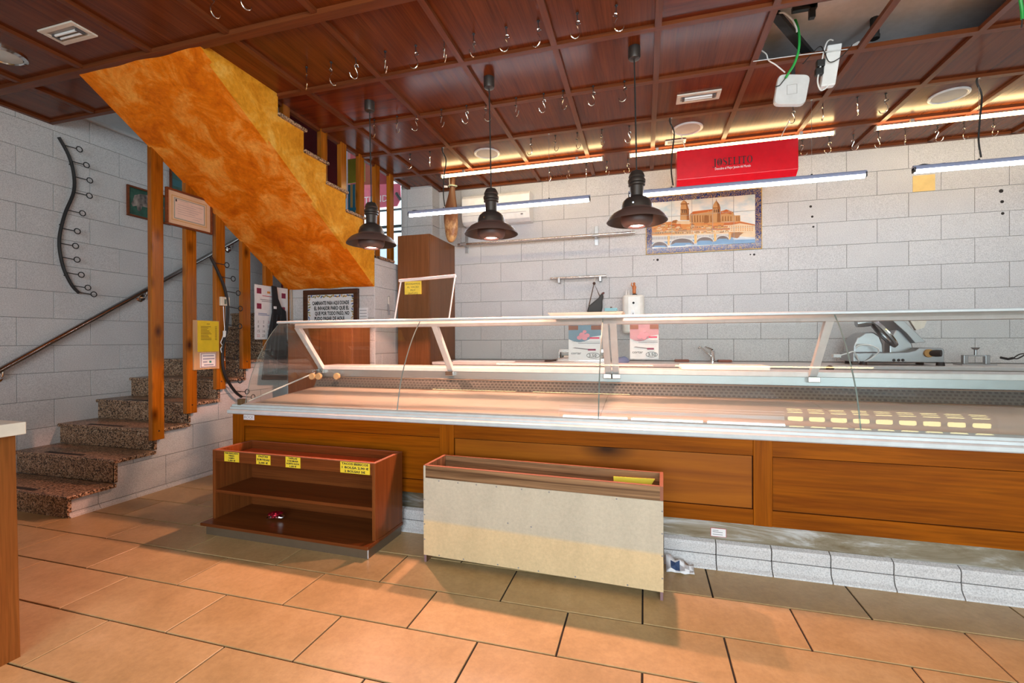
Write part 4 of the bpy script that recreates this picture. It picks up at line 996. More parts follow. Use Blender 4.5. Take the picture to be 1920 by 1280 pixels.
for x0, x1, lab, wires in ((-2.165, -0.436, 'left cool white tube light hanging on wires by the ham', ((-1.80, 1), (-0.795, 0))),
                    (-0.12, 1.578, 'middle cool white tube light hanging below the red sign', ((0.222, 1), (1.225, 0))),
                    (1.862, 3.55, 'right cool white tube light hanging above the yellow note', ((2.245, 1), (3.2, 0)))):
    t = tube(x0, x1, YW1, ZW1, lab, False)
    for x, thick in wires:
        if thick:
            MB().tube(spline([(x, YW1, ZC), (x-0.012, YW1, ZC-0.05), (x+0.022, YW1+0.01, ZC-0.14), (x+0.006, YW1, ZC-0.3), (x-0.002, YW1, ZC-0.45), (x+0.012, YW1, ZW1+0.05)], 6), 0.0055, 8).build('power_cord', CORD, t)
        MB().tube([(x, YW1, ZC-0.02), (x, YW1, ZW1+0.03)], 0.0012, 5).build('steel_wire', ALU, t)
        MB().tube([(x, YW1, ZW1+0.018), (x, YW1, ZW1+0.04)], [0.012, 0.006], 8).build('clip', BLACK, t)
        MB().lathe([(0, 0), (0.008, 0), (0.010, 0.02), (0, 0.02)], (x, YW1, ZC-0.024), 10).build('ceiling_eye', ALU, t)
    MB().tube(spline([(x0+0.02, YW1, ZW1+0.022), (x0+0.06, YW1, ZW1+0.035), (x0+0.12, YW1, ZW1+0.026), (x0+0.19, YW1, ZW1+0.030)], 4), 0.006, 6).build('connector', CORD, t)
YW2, ZW2 = 4.56, 2.936
for x0, x1, lab in ((-2.09, -0.374, 'left warm tube light fixed under the ceiling above the air conditioner'), (-0.13, 1.58, 'middle warm tube light fixed under the ceiling behind the red sign'), (1.87, 3.6, 'right warm tube light fixed under the ceiling at right edge')):
    tube(x0, x1, YW2, ZW2, lab, True)
for x0, x1, y, lab in ((-1.64, 0.1, 1.31, 'warm tube light on the shop ceiling just in front of the counter, left'), (0.3, 2.06, 1.31, 'warm tube light on the shop ceiling just in front of the counter, right'), (-3.63, -2.07, -1.84, 'warm tube light on the ceiling near the shop window, left'), (-1.8, -0.2, -1.84, 'warm tube light on the ceiling near the shop window, right')):
    tube(x0, x1, y, ZW2, lab, True)

# ------------------------------------------------------------------ red hanging sign
js = thing('red_sign', 'glossy red box sign with black lettering hanging from the ceiling', 'sign', (0.74, 4.25, 2.65))
ys = 4.25
a, b, c_, d = PY(1269, 284, ys), PY(1497, 257, ys), PY(1497, 318, ys), PY(1269, 336, ys)
x0, x1 = a.x, b.x; zt = (a.z+b.z)/2; zb = (c_.z+d.z)/2
MB().prism([(x0, ys, zt), (x0, ys, zb), (x0, ys+0.08, zb-0.055), (x0, ys+0.20, zb-0.055), (x0, ys+0.20, zt)], (x1-x0, 0, 0)).build('box', REDBOX, js, bevel=0.003)
xm = x0+(x1-x0)*0.475
SINK = plain('dark_sign_ink', (0.05, 0.004, 0.006, 1), .5)
lx = xm-0.152; lz = zt-0.165; LH = 0.062
def glyph(ch, x):
    m = MB(); Y0 = ys-0.0016
    R = lambda a, b, c, d: m.box(x+a, x+b, Y0, Y0+.001, lz+c*LH, lz+d*LH)
    sw, se = .0095, .0035                         # stem and serif strokes
    if ch in 'IJLET':
        k = {'I': 0, 'J': .008, 'L': 0, 'E': 0, 'T': .0115}[ch]
        R(k+.003, k+.003+sw, -.12 if ch == 'J' else 0, 1); R(k-.001, k+sw+.007, .94, 1)
        if ch in 'ILET': R(k-.001, k+sw+.007, 0, .06)
        if ch == 'J': R(-.004, .012, -.18, -.10); R(-.004, .002, -.18, -.02)
        if ch == 'L': R(.003, .030, 0, .06); R(.026, .030, 0, .26)
        if ch == 'E': R(.003, .029, 0, .06); R(.003, .029, .94, 1); R(.003, .021, .48, .54); R(.025, .029, 0, .24); R(.025, .029, .78, 1); R(.018, .021, .40, .62)
        if ch == 'T': R(-.001, .035, .94, 1); R(-.001, .003, .76, 1); R(.031, .035, .76, 1)
    elif ch == 'O' or ch == 'Q':
        n = 24; cx, cz, a, b = x+.021, lz+LH/2, .021, LH/2*1.03
        o = [(cx+a*math.cos(2*PI*i/n), Y0, cz+b*math.sin(2*PI*i/n)) for i in range(n)]
        i_ = [(cx+(a-.0095)*math.cos(2*PI*i/n), Y0, cz+(b-.0035)*math.sin(2*PI*i/n)) for i in range(n)]
        m.add(o+i_, [(i, i+n, (i+1) % n+n, (i+1) % n) for i in range(n)])
        if ch == 'Q':
            m.box(cx-.018, cx+.018, Y0, Y0+.001, cz-.004, cz+.004); m.box(cx-.012, cx+.012, Y0, Y0+.001, cz+.010, cz+.016); m.box(cx-.012, cx+.012, Y0, Y0+.001, cz-.016, cz-.010)
    elif ch == 'S':
        P = [(.025, .80), (.020, .95), (.011, 1.0), (.003, .90), (.003, .72), (.011, .56), (.022, .42), (.026, .24), (.018, .04), (.008, .0), (.001, .12), (.0, .28)]
        W_ = [.0018, .002, .002, .003, .0045, .006, .006, .0045, .003, .002, .002, .0018]
        sp_ = spline([(x+a, Y0, lz+b*LH) for a, b in P], 4)
        for i in range(len(sp_)-1):
            t = i/(len(sp_)-1)*(len(W_)-1); w = W_[int(t)]*(1-t % 1)+W_[min(len(W_)-1, int(t)+1)]*(t % 1)
            d = (sp_[i+1]-sp_[i]).normalized(); nn = Vector((-d.z, 0, d.x))*w
            m.add([sp_[i]-nn, sp_[i+1]-nn, sp_[i+1]+nn, sp_[i]+nn], [(0, 1, 2, 3)])
    m.build('letter', SINK, js)
for ch, dx in zip('JQSELITO', (0, .030, .080, .117, .158, .196, .218, .262)): glyph(ch, lx+dx)
text('Descubre el Mejor Jamón del Mundo', 0.03, (xm, ys-0.0015, zt-0.198), (1, 0, 0), (0, 0, 1), WHITEP, js, name='tagline', width=0.275)
for f, dx in ((0.1, -0.06), (0.86, 0.08)):
    x = x0+(x1-x0)*f
    MB().tube([(x, ys+0.1, zt), (x+dx, ys+0.05, ZC-0.02)], 0.004, 6).build('cord', CREAM, js)

# ------------------------------------------------------------------ S hooks
SIL = Mat('bright_hook_steel', (0.78, 0.74, 0.68, 1), 0.15, 1.0).m
def hook_proto(label, group):
    t = thing('ceiling_hook', label, 'hook', (0, 0, 0), group)
    s = [(0, 0, 0.02), (0, 0, -0.045)]
    m = MB(); m.tube(spline([(0, 0, 0.02), (0, 0, -0.03), (0.004, 0, -0.04), (0.012, 0, -0.05), (0.004, 0, -0.062), (-0.008, 0, -0.056)], 4), 0.0024, 6)
    m.lathe([(0, 0), (0.009, -0.001), (0.008, -0.006), (0, -0.007)], (0, 0, -0.0), 10)
    m.build('screw_eye', BLACK, t)
    sh = [(0.016, 0, -0.058), (0.012, 0, -0.046), (0.0, 0, -0.044), (-0.008, 0, -0.054), (-0.004, 0, -0.07), (0.006, 0, -0.088), (0.012, 0, -0.108), (0.006, 0, -0.130), (-0.012, 0, -0.142), (-0.032, 0, -0.134), (-0.040, 0, -0.114)]
    MB().tube(spline(sh, 5), 0.0032, 6).build('s_hook', SIL, t)
    return t
ROWS = [('front row at the top edge', [(399, 28), (456, 13)]),
 ('row in front of the pendant lamps', [(577, 166), (621, 156), (669, 149), (722, 137), (780, 127), (836, 121), (889, 108), (949, 95), (1009, 83), (1082, 68), (1155, 51)]),
 ('row just behind the pendant lamps', [(701, 255), (745, 250), (780, 244), (827, 237), (874, 230), (912, 227), (968, 218), (1019, 209), (1055, 203), (1113, 200), (1171, 190)]),
 ('row in front of the warm tubes', [(770, 316), (806, 311), (997, 291), (1041, 282), (1083, 280), (1129, 275), (1180, 270), (1489, 228), (1546, 220), (1610, 214), (1664, 207)]),
 ('row nearest the back wall', [(1034, 344), (1068, 338), (1100, 335), (1139, 333), (1178, 329), (1507, 288), (1557, 284), (1604, 278), (1653, 272), (1705, 266), (1763, 262), (1818, 254), (1868, 252)])]
ORD = ['first', 'second', 'third', 'fourth', 'fifth', 'sixth', 'seventh', 'eighth', 'ninth', 'tenth', 'eleventh', 'twelfth', 'thirteenth']
proto = None; rh = random.Random(11)
for rn, pts in ROWS:
    ym = sum(PZ(u, v, 2.858).y for u, v in pts)/len(pts)
    for i, (u, v) in enumerate(pts):
        p = PZ(u, v, 2.858)
        lab = f'{ORD[i]} steel S hook from left in the ceiling {rn}'
        if proto is None: h = proto = hook_proto(lab, 'S hooks hanging from the ceiling')
        else:
            h = copy_tree(proto); h['label'] = lab
        h.location = (p.x, ym, ZC-0.004); h.rotation_euler = (0, 0, rh.choice([0.2, 0.7, 1.2, -0.5, 2.6, 3.4, 2.0, 4.4])+rh.uniform(-.3, .3))

# ------------------------------------------------------------------ ceiling fittings
def speaker(u, v, r, label):
    p = PZ(u, v, ZC-0.006)
    t = thing('ceiling_speaker', label, 'speaker', (p.x, p.y, ZC), 'round ceiling speakers')
    MB().lathe([(r, 0.0), (r, -0.008), (r*0.9, -0.012), (r*0.84, -0.008), (r*0.84, -0.004)], (p.x, p.y, ZC), 36).build('rim', WHITEP, t)
    MB().lathe([(r*0.86, -0.006), (r*0.5, -0.009), (0, -0.010)], (p.x, p.y, ZC), 36).build('grille', plain('grey_mesh', (0.50, 0.48, 0.45, 1), .7), t)
speaker(913, 288, 0.125, 'round white ceiling speaker above the air conditioner')
speaker(1289, 242, 0.125, 'round white ceiling speaker above the red sign')
speaker(1779, 180, 0.122, 'round white ceiling speaker near the right pendant cord')
def downlight(x0, x1, y0, y1, label):
    t = thing('recessed_light', label, 'recessed light', ((x0+x1)/2, (y0+y1)/2, ZC), 'rectangular recessed lights')
    w = 0.028; m = MB()
    for a in ((x0, x1, y0, y0+w), (x0, x1, y1-w, y1), (x0, x0+w, y0+w, y1-w), (x1-w, x1, y0+w, y1-w)): m.box(*a, ZC-0.012, ZC-0.001)
    m.build('frame', CREAM, t, bevel=0.003)
    bx('reflector', plain('grey_reflector', (0.42, 0.38, 0.36, 1), .4), t, x0+w, x1-w, y0+w, y1-w, ZC-0.004, ZC-0.002)
    for f in (0.42, 0.62):
        yy = y0+(y1-y0)*f
        MB().tube([(x0+w+0.03, yy, ZC-0.012), (x1-w-0.03, yy, ZC-0.012)], 0.007, 8).build('lamp_tube', WHITEP, t)
    for x in (x0+w+0.012, x1-w-0.024): bx('lamp_holder', plain('dark_holder', (0.10, 0.09, 0.09, 1), .5), t, x, x+0.016, y0+(y1-y0)*.36, y0+(y1-y0)*.68, ZC-0.018, ZC-0.004)
downlight(-3.415, -3.127, 1.832, 1.968, 'rectangular recessed light in the dark ceiling at upper left')
downlight(0.245, 0.553, 3.65, 3.785, 'rectangular recessed light in the ceiling behind the right pendant')
p = PZ(5, 100, ZC)
t = thing('round_downlight', 'round glass downlight in the ceiling at far upper left', 'recessed light', (p.x, p.y, ZC))
MB().lathe([(0.12, 0), (0.12, -0.01), (0.10, -0.018), (0.092, -0.006)], (p.x-.01, p.y, ZC), 30).build('rim', CHROME, t)
MB().lathe([(0.094, -0.012), (0.05, -0.02), (0, -0.022)], (p.x-.01, p.y, ZC), 30).build('glass_cover', plain('frosted_cover', (0.55, 0.56, 0.52, 1), .2), t)
p = PZ(1266, 268, ZC-.004)
t = thing('ceiling_vent', 'small grey vent grille on the ceiling behind the red sign', 'vent', (p.x, p.y, ZC))
bx('frame', CREAM, t, p.x-.09, p.x+.09, p.y-.07, p.y+.07, ZC-.01, ZC-.002)
for k in range(4): bx('slat', GREYINK, t, p.x-.07, p.x+.07, p.y-.055+.03*k, p.y-.04+.03*k, ZC-.014, ZC-.01)
# void above the missing panels: bracket, pipes
vd = thing('hanger_bracket', 'black iron bracket and diagonal bar inside the open ceiling', 'bracket', (0.9, 3.0, 3.2))
MB().prism([PZ(1440, 30, 3.12), PZ(1462, 28, 3.12), PZ(1530, 108, 3.03), PZ(1508, 108, 3.03)], (0, 0, 0.03)).build('diagonal_bar', BLACK, vd)
q = PZ(1508, 15, 3.15); MB().obox(q, (0.13, 0.03, 0.03)).obox(q+Vector((0.04, 0, -.02)), (0.03, 0.03, 0.10)).obox(q+Vector((0.09, -0.02, 0.02)), (0.14, 0.02, 0.02)).obox(q+Vector((0, 0, .1)), (.03, .03, .2)).build('cross_bar', BLACK, vd)
q = PZ(1640, 40, 3.15)
vp = thing('black_pipe', 'black vertical pipe inside the open ceiling at right', 'pipe', tuple(q))
MB().tube([q+Vector((0, 0, -0.1)), q+Vector((0, 0, 0.24))], 0.024, 12).build('tube', BLACK, vp); MB().lathe([(0, 0), (.026, 0), (.028, .02), (.024, .022)], q+Vector((0, 0, -.11)), 12).build('end_cap', CORD, vp)
# wireless access point hanging from its cable
ap = thing('access_point', 'white square access point dangling below the open ceiling panel', 'access point', (0.93, 3.38, 2.8))
ya = 3.36
C4 = [PY(u, v, ya) for u, v in ((1460, 138), (1521, 139), (1510, 196), (1450, 196))]
cen = sum(C4, Vector())/4
ring = []
for i in range(4):
    a, b, c = C4[i-1], C4[i], C4[(i+1) % 4]
    for t in (0, .25, .5, .75, 1):
        p0 = b+(a-b)*0.2; p2 = b+(c-b)*0.2
        ring.append(p0*(1-t)**2+b*2*t*(1-t)+p2*t*t)
m = MB(); n = len(ring)
lay_ = [(1.0, 0.030), (1.0, 0.008), (0.96, 0.0)]
for s, dy in lay_: m.v += [tuple(cen+(p-cen)*s+Vector((0, dy, -0.004*dy))) for p in ring]
for k in range(2):
    for j in range(n): m.f.append([k*n+j, (k+1)*n+j, (k+1)*n+(j+1) % n, k*n+(j+1) % n]); m.m.append(0); m.sm.append(False)
m.f.append([2*n+j for j in range(n)][::-1]); m.f.append([j for j in range(n)]); m.m += [0, 0]; m.sm += [False, False]
o = m.build('case', plain('white_case', (0.66, 0.66, 0.66, 1), .4), ap)
bm = bmesh.new(); bm.from_mesh(o.data); bmesh.ops.recalc_face_normals(bm, faces=bm.faces); bm.to_mesh(o.data); bm.free()
MB().tube([cen+Vector((.028*sx_, -0.001, .03*sz_)) for sx_, sz_ in ((-1, -1), (1, -1), (1, 1), (-1, 1))], 0.0018, 4, closed=True).build('logo_outline', plain('pale_grey', (.45, .45, .45, 1), .5), ap)
bx('clip', BLACK, ap, cen.x+0.0, cen.x+0.022, ya+0.01, ya+0.022, cen.z+.10, cen.z+.15)
gc = thing('green_cable', 'green network cable looping down from the open ceiling to the access point', 'cable', (0.95, 3.3, 2.95))
GRN = plain('green_sheath', (0.02, 0.36, 0.06, 1), 0.4)
MB().tube(spline([PY(1470, 4, 3.2), PY(1484, 22, 3.25), PY(1497, 55, 3.28), PY(1498, 90, 3.30), PY(1490, 118, 3.32), PY(1478, 138, 3.335), PY(1473, 146, 3.345)], 6), 0.0075, 8).build('sheath', GRN, gc)
MB().tube([PY(1473, 146, 3.345), PY(1462, 160, 3.35), PY(1453, 163, 3.35)], 0.003, 6).build('wire_end', CORD, gc)
wc = thing('white_cable', 'thin white cable running from the ceiling edge to the access point', 'cable', (0.85, 3.3, 2.95))
MB().tube(spline([PY(1428, 95, 3.35), PY(1437, 102, 3.35), PY(1441, 113, 3.35), PY(1455, 122, 3.36), PY(1472, 136, 3.37)], 6), 0.004, 6).build('sheath', WHITEP, wc)
wc2 = thing('looped_cable', 'short white coax cable curling inside the open ceiling', 'cable', (0.9, 3.1, 3.05))
MB().tube(spline([PY(1461, 24, 3.1), PY(1472, 25, 3.12), PY(1486, 38, 3.15), PY(1493, 52, 3.18), PY(1494, 60, 3.18)], 6), 0.005, 6).build('sheath', WHITEP, wc2)
gc2 = thing('green_wire', 'short green cable hanging from the ceiling at far right corner', 'cable', (2.0, 3.2, 3.0))
MB().tube(spline([PZ(1912, -8, ZC), PZ(1916, 18, 2.93), PZ(1917, 36, 2.88)], 6), 0.008, 8).build('sheath', GRN, gc2)
MB().tube([PZ(1917, 36, 2.88), PZ(1915, 52, 2.84)], 0.003, 6).build('wire_end', CORD, gc2)
ps = thing('power_strip', 'white power strip hanging vertically beside the access point', 'power strip', (1.05, 3.35, 2.85))
a, b = PY(1566, 82, 3.34), PY(1553, 160, 3.34); d = (b-a).normalized(); w = Vector((0.040, 0, 0))
MB().prism([a-w, a+w, b+w, b-w], (0, 0.045, 0)).build('case', WHITEP, ps, bevel=0.006)
for t in (.42, .62): MB().obox(a.lerp(b, t)+Vector((-.062, .01, 0)), (0.045, 0.035, 0.045)).build('plug', CORD, ps, bevel=0.006)
MB().tube(spline([b, b+Vector((-.02, 0, -.02)), PY(1538, 168, 3.34), PY(1533, 150, 3.34), PY(1540, 118, 3.34), PY(1548, 85, 3.34), PY(1555, 75, 3.36), PY(1562, 76, 3.38)], 6), 0.0045, 6).build('cord', WHITEP, ps)
MB().tube(spline([PY(1598, 84, 3.33), PY(1575, 108, 3.32), PY(1555, 116, 3.32), PY(1545, 96, 3.33), PY(1535, 88, 3.36), PY(1505, 120, 3.37)], 6), 0.0028, 6).build('thin_wire', CORD, ps)
tk = thing('cable_trunk', 'white cable trunking lying along the edge of the open ceiling', 'trunking', (1.1, 3.4, 3.0))
a, b = PZ(1588, 96, 3.0), PZ(1612, 82, 3.03)
MB().tube([a, b], 0.018, 6).build('channel', WHITEP, tk)
MB().tube([PZ(1412, 115, ZC-.025), PZ(1500, 103, ZC-.025), PZ(1590, 92, ZC-.025)], 0.003, 6).build('edge_strip', ALU, tk)

# ------------------------------------------------------------------ ham on its hook
hm = thing('hanging_ham', 'cured ham leg hanging from the ceiling left of the air conditioner', 'ham', (-2.05, 4.75, ZC))
yh = 4.75
HAM = Mat('cured_ham', rough=0.4); tc = HAM.n('ShaderNodeTexCoord'); sx = HAM.n('ShaderNodeSeparateXYZ'); HAM.l(tc.outputs['Object'], sx.inputs[0])
mr = HAM.n('ShaderNodeMapRange'); HAM.l(sx.outputs[2], mr.inputs[0]); mr.inputs[1].default_value = 2.26; mr.inputs[2].default_value = 2.85
nz = HAM.noise(HAM.coords((26, 26, 10)), 1, 6, 0.75)
ad = HAM.n('ShaderNodeMath', operation='MULTIPLY_ADD'); HAM.l(nz, ad.inputs[0]); ad.inputs[1].default_value = 0.55; HAM.l(mr.outputs[0], ad.inputs[2])
HAM.base(HAM.ramp(ad.outputs[0], [(0.22, (0.42, 0.14, 0.03, 1)), (0.36, (0.66, 0.38, 0.15, 1)), (0.46, (0.30, 0.10, 0.03, 1)), (0.56, (0.62, 0.36, 0.16, 1)), (0.70, (0.26, 0.10, 0.04, 1)), (0.95, (0.13, 0.05, 0.022, 1))])); HAM.bump(nz, 0.4, 0.01); HAM = HAM.m
ks = [(849, 326, 5), (849, 338, 6), (848, 350, 5), (847, 365, 7), (846, 380, 10), (846, 395, 14), (847, 410, 15), (847, 425, 15), (847, 438, 13), (846, 449, 9), (846, 455, 3)]
mp_ = MB(); mp_.smooth = True; n = 16
for (u, v, w) in ks:
    p = PY(u, v, yh); r = (PY(u+w*.88, v, yh)-p).length; rq = random.Random(int(v))
    for j in range(n):
        a = 2*PI*j/n; k_ = 1+0.10*math.cos(3*a+v*.05)+rq.uniform(-.10, .10); mp_.v.append((p.x+r*math.cos(a)*k_, yh+r*0.7*math.sin(a)*k_, p.z+rq.uniform(-.008, .008)))
for i in range(len(ks)-1):
    for j in range(n): mp_.f.append([i*n+j, i*n+(j+1) % n, (i+1)*n+(j+1) % n, (i+1)*n+j]); mp_.m.append(0); mp_.sm.append(True)
mp_.f.append(list(range(n))); mp_.m.append(0); mp_.sm.append(True); mp_.f.append([(len(ks)-1)*n+j for j in range(n)][::-1]); mp_.m.append(0); mp_.sm.append(True)
o = mp_.build('leg_of_ham', HAM, hm, sub=1)
bm = bmesh.new(); bm.from_mesh(o.data); bmesh.ops.recalc_face_normals(bm, faces=bm.faces); bm.to_mesh(o.data); bm.free()
p = PY(849, 349, yh); MB().tube([(p.x+.045*math.cos(2*PI*k/12), yh+.035*math.sin(2*PI*k/12), p.z+.004*math.sin(k)) for k in range(12)], 0.008, 6, closed=True).build('rope', plain('green_white_rope', (0.45, 0.52, 0.38, 1), .8), hm)
MB().tube(spline([p+Vector((-.03, -.02, 0)), PY(842, 318, yh), PY(843, 308, yh)], 5), 0.004, 6).build('string', CREAM, hm)
MB().prism([p+Vector((-.05, -.03, .0)), p+Vector((-.1, -.03, .01)), p+Vector((-.1, -.03, -.015)), p+Vector((-.05, -.03, -.02))], (0, .003, 0)).build('paper_tag', PAPER, hm)
q = PY(845, 298, yh); MB().tube(spline([Vector((q.x, yh, ZC)), Vector((q.x, yh, q.z+.1)), q+Vector((.02, 0, .04)), q+Vector((.025, 0, 0)), q+Vector((0, 0, -.03)), q+Vector((-.03, 0, -.01))], 5), 0.004, 6).build('hook', SIL, hm)
bk = PY(844, 305, yh)
# ------------------------------------------------------------------ back wall fittings
ac = thing('air_conditioner', 'white split air conditioner on the back wall behind the left lamps', 'air conditioner', (-1.7, YB, 2.65))
ax0, ax1 = -2.02, -1.212
pr = [(YB, 2.515), (YB-0.14, 2.505), (YB-0.19, 2.535), (YB-0.205, 2.60), (YB-0.20, 2.80), (YB-0.17, 2.838), (YB, 2.842)]
MB().sweep(pr, ax0, ax1).build('body', WHITEP, ac, bevel=0.008)
bx('panel_line', GREYINK, ac, ax0+0.02, ax1-0.04, YB-0.207, YB-0.203, 2.600, 2.603)
MB().prism([(ax0+.05, YB-.197, 2.575), (ax0+.05, YB-.155, 2.512), (ax0+.05, YB-.150, 2.517), (ax0+.05, YB-.192, 2.579)], (0.62, 0, 0)).build('louvre', plain('white_louvre', (.62, .62, .60, 1), .4), ac)
bx('badge', GREYINK, ac, ax1-0.10, ax1-0.075, YB-0.208, YB-0.204, 2.57, 2.585)
# steel rail
rl = thing('steel_rail', 'long horizontal steel rail on brackets along the back wall', 'rail', (-1.1, YB-.12, 2.31))
MB().tube([(-2.10, YB-.12, 2.298), (-0.085, YB-.12, 2.308)], 0.014, 12).build('tube', STEEL, rl)
for x in (-2.03, -0.50):
    bx('bracket', ALU, rl, x-0.02, x+0.02, YB-0.012, YB-0.002, 2.215, 2.43, 0.002); bx('arm', ALU, rl, x-0.012, x+0.012, YB-0.13, YB-0.01, 2.285, 2.32, 0.002)
    MB().tube([(x-.035, YB-.12, 2.303), (x+.035, YB-.12, 2.303)], 0.019, 12).build('clamp', ALU, rl)
sr = thing('towel_rail', 'short steel rail above the white water heater', 'rail', (-0.7, YB-.06, 1.866))
MB().tube([(-1.008, YB-.06, 1.864), (-0.389, YB-.06, 1.868)], 0.013, 12).build('tube', STEEL, sr)
for x in (-0.91, -0.455): bx('bracket', ALU, sr, x-.013, x+.013, YB-.075, YB-.002, 1.81, 1.862, 0.003)
# black leather wine-skin shaped ham silhouette hanging on a cord
wk = thing('wine_skin', 'black leather wine skin hanging on a cord from the short rail', 'wine skin', (-0.55, 5.08, 1.6))
yk = 5.07
pts = [(1100, 585), (1103, 574), (1112, 566), (1122, 558), (1126, 551), (1130, 550), (1131, 556), (1129, 563), (1129, 575), (1127, 585)]
MB().prism([PY(u, v, yk-.03) for u, v in pts], (0, 0.07, 0)).build('skin', plain('black_leather', (0.03, 0.028, 0.025, 1), .55), wk, bevel=0.012)
MB().tube([PY(1127, 556, yk), PY(1130, 550, yk), PY(1133, 548, yk)], [.012, .012, .008], 8).build('spout', plain('red_brown_spout', (0.14, 0.04, 0.03, 1), .4), wk)
kn_ = PY(1114, 531, yk)
MB().tube([PY(1104, 574, yk), kn_, PY(1125, 556, yk)], 0.006, 6).build('cord', plain('brown_cord', (0.12, 0.07, 0.04, 1), .8), wk)
MB().tube([kn_, Vector((kn_.x+.01, YB-.06, 1.866))], 0.003, 6).build('loop', CREAM, wk)
MB().lathe([(0, -.016), (.014, -.01), (.016, 0), (.014, .01), (0, .016)], kn_, 10).build('knot', plain('dark_knot', (0.08, 0.04, 0.03, 1), .8), wk)
# tray and blue box on the canopy
ty = thing('cream_tray', 'shallow cream plastic tray lying on the counter canopy', 'tray', (-0.36, 3.06, 1.322))
m = MB(); X0, X1, Y0, Y1 = -0.60, -0.12, 2.93, 3.19
o_ = [(X0+.02, Y0+.02), (X1-.02, Y0+.02), (X1-.02, Y1-.02), (X0+.02, Y1-.02)]; t_ = [(X0, Y0), (X1, Y0), (X1, Y1), (X0, Y1)]
i_ = [(X0+.012, Y0+.012), (X1-.012, Y0+.012), (X1-.012, Y1-.012), (X0+.012, Y1-.012)]
m.v = [(x, y, 1.323) for x, y in o_]+[(x, y, 1.345) for x, y in t_]+[(x, y, 1.345) for x, y in i_]+[(x, y, 1.328) for x, y in o_]
m.f = [[3, 2, 1, 0]]+[[k*4+j, k*4+(j+1) % 4, k*4+4+(j+1) % 4, k*4+4+j] for k in range(3) for j in range(4)]+[[12, 13, 14, 15]]
m.m = [0]*len(m.f); m.sm = [False]*len(m.f)
m.build('dish', plain('cream_plastic', (0.80, 0.68, 0.55, 1), .4), ty)
a, b = PY(1135, 577, 3.08), PY(1157, 588, 3.08)
bb = thing('blue_box', 'small dark blue hinged box standing on the cream tray', 'box', (a.x, 3.08, 1.33))
bx('body', plain('navy_box', (0.012, 0.07, 0.12, 1), .4), bb, a.x, b.x, 3.04, 3.12, 1.329, 1.352, 0.003)
bx('lid', plain('teal_lid', (0.02, 0.12, 0.18, 1), .35), bb, a.x-.003, b.x+.003, 3.035, 3.125, 1.353, 1.375, 0.004)
MB().lathe([(0, .012), (.006, .01), (.007, 0)], ((a.x+b.x)/2, 3.08, 1.375), 10).build('knob', BLACK, bb)
# water heater
wh = thing('water_heater', 'small white rounded water heater on the back wall with figurines', 'water heater', (-0.1, YB, 1.5))
hx = -0.105
m = MB(); m.prism([(hx+.112*math.copysign(abs(math.cos(q*PI/16))**.5, math.cos(q*PI/16)), YB-.115+.10*math.copysign(abs(math.sin(q*PI/16))**.5, math.sin(q*PI/16)), 1.24) for q in range(32)], (0, 0, 0.40))
m.build('tank', plain('ivory_enamel', (0.80, 0.77, 0.70, 1), .3), wh, bevel=0.02)
yy = YB-.216
MB().lathe([(0, -.002), (.012, -.002), (.012, 0)], (hx+.003, yy, 1.555), 12, 'y').build('badge', INK, wh)
bx('indicator', WHITEP, wh, hx-.022, hx+.012, yy-.004, yy, 1.43, 1.48)
bx('gauge_mark', INK, wh, hx-.004, hx+.002, yy-.006, yy-.004, 1.42, 1.452)
fg = thing('saint_figurine', 'tall orange figurine standing on top of the water heater', 'figurine', (-0.1, YB-.11, 1.64))
MB().lathe([(.0, 0), (.026, 0), (.028, .01), (.02, .018), (0, .02)], (-0.092, YB-.11, 1.64), 14).build('base', BLACK, fg)
MB().lathe([(0.012, .018), (.02, .03), (.017, .06), (.022, .085), (.016, .105), (.008, .112), (.013, .122), (.012, .136), (0, .142)], (-0.096, YB-.11, 1.64), 14).build('body', plain('orange_glaze', (0.55, 0.16, 0.04, 1), .35), fg)
MB().tube([(-.112, YB-.13, 1.735), (-.125, YB-.135, 1.75), (-.12, YB-.13, 1.775)], [.008, .006, .004], 8).build('arm', plain('orange_arm', (0.55, 0.2, 0.06, 1), .35), fg)
f2 = thing('white_figurine', 'small white figurine beside the orange one on the heater', 'figurine', (-0.16, YB-.11, 1.64))
m = MB(); m.lathe([(0, 0), (.016, 0), (.014, .02), (.008, .035), (.012, .05), (.007, .06), (.010, .07), (0, .078)], (-0.175, YB-.11, 1.64), 12); m.lathe([(0, 0), (.012, 0), (.009, .03), (.006, .045), (.008, .055), (0, .062)], (-0.152, YB-.12, 1.64), 12); m.build('body', plain('white_porcelain', (0.7, 0.66, 0.62, 1), .3), f2)
# yellow note
a, b = PY(1711, 330, YB), PY(1753, 357, YB)
tag(bx('yellow_note', plain('pale_orange_card', (0.83, 0.58, 0.22, 1), .7), None, a.x, b.x, YB-.004, YB-.001, b.z, a.z), 'blank pale yellow card stuck on the back wall at right', 'note')

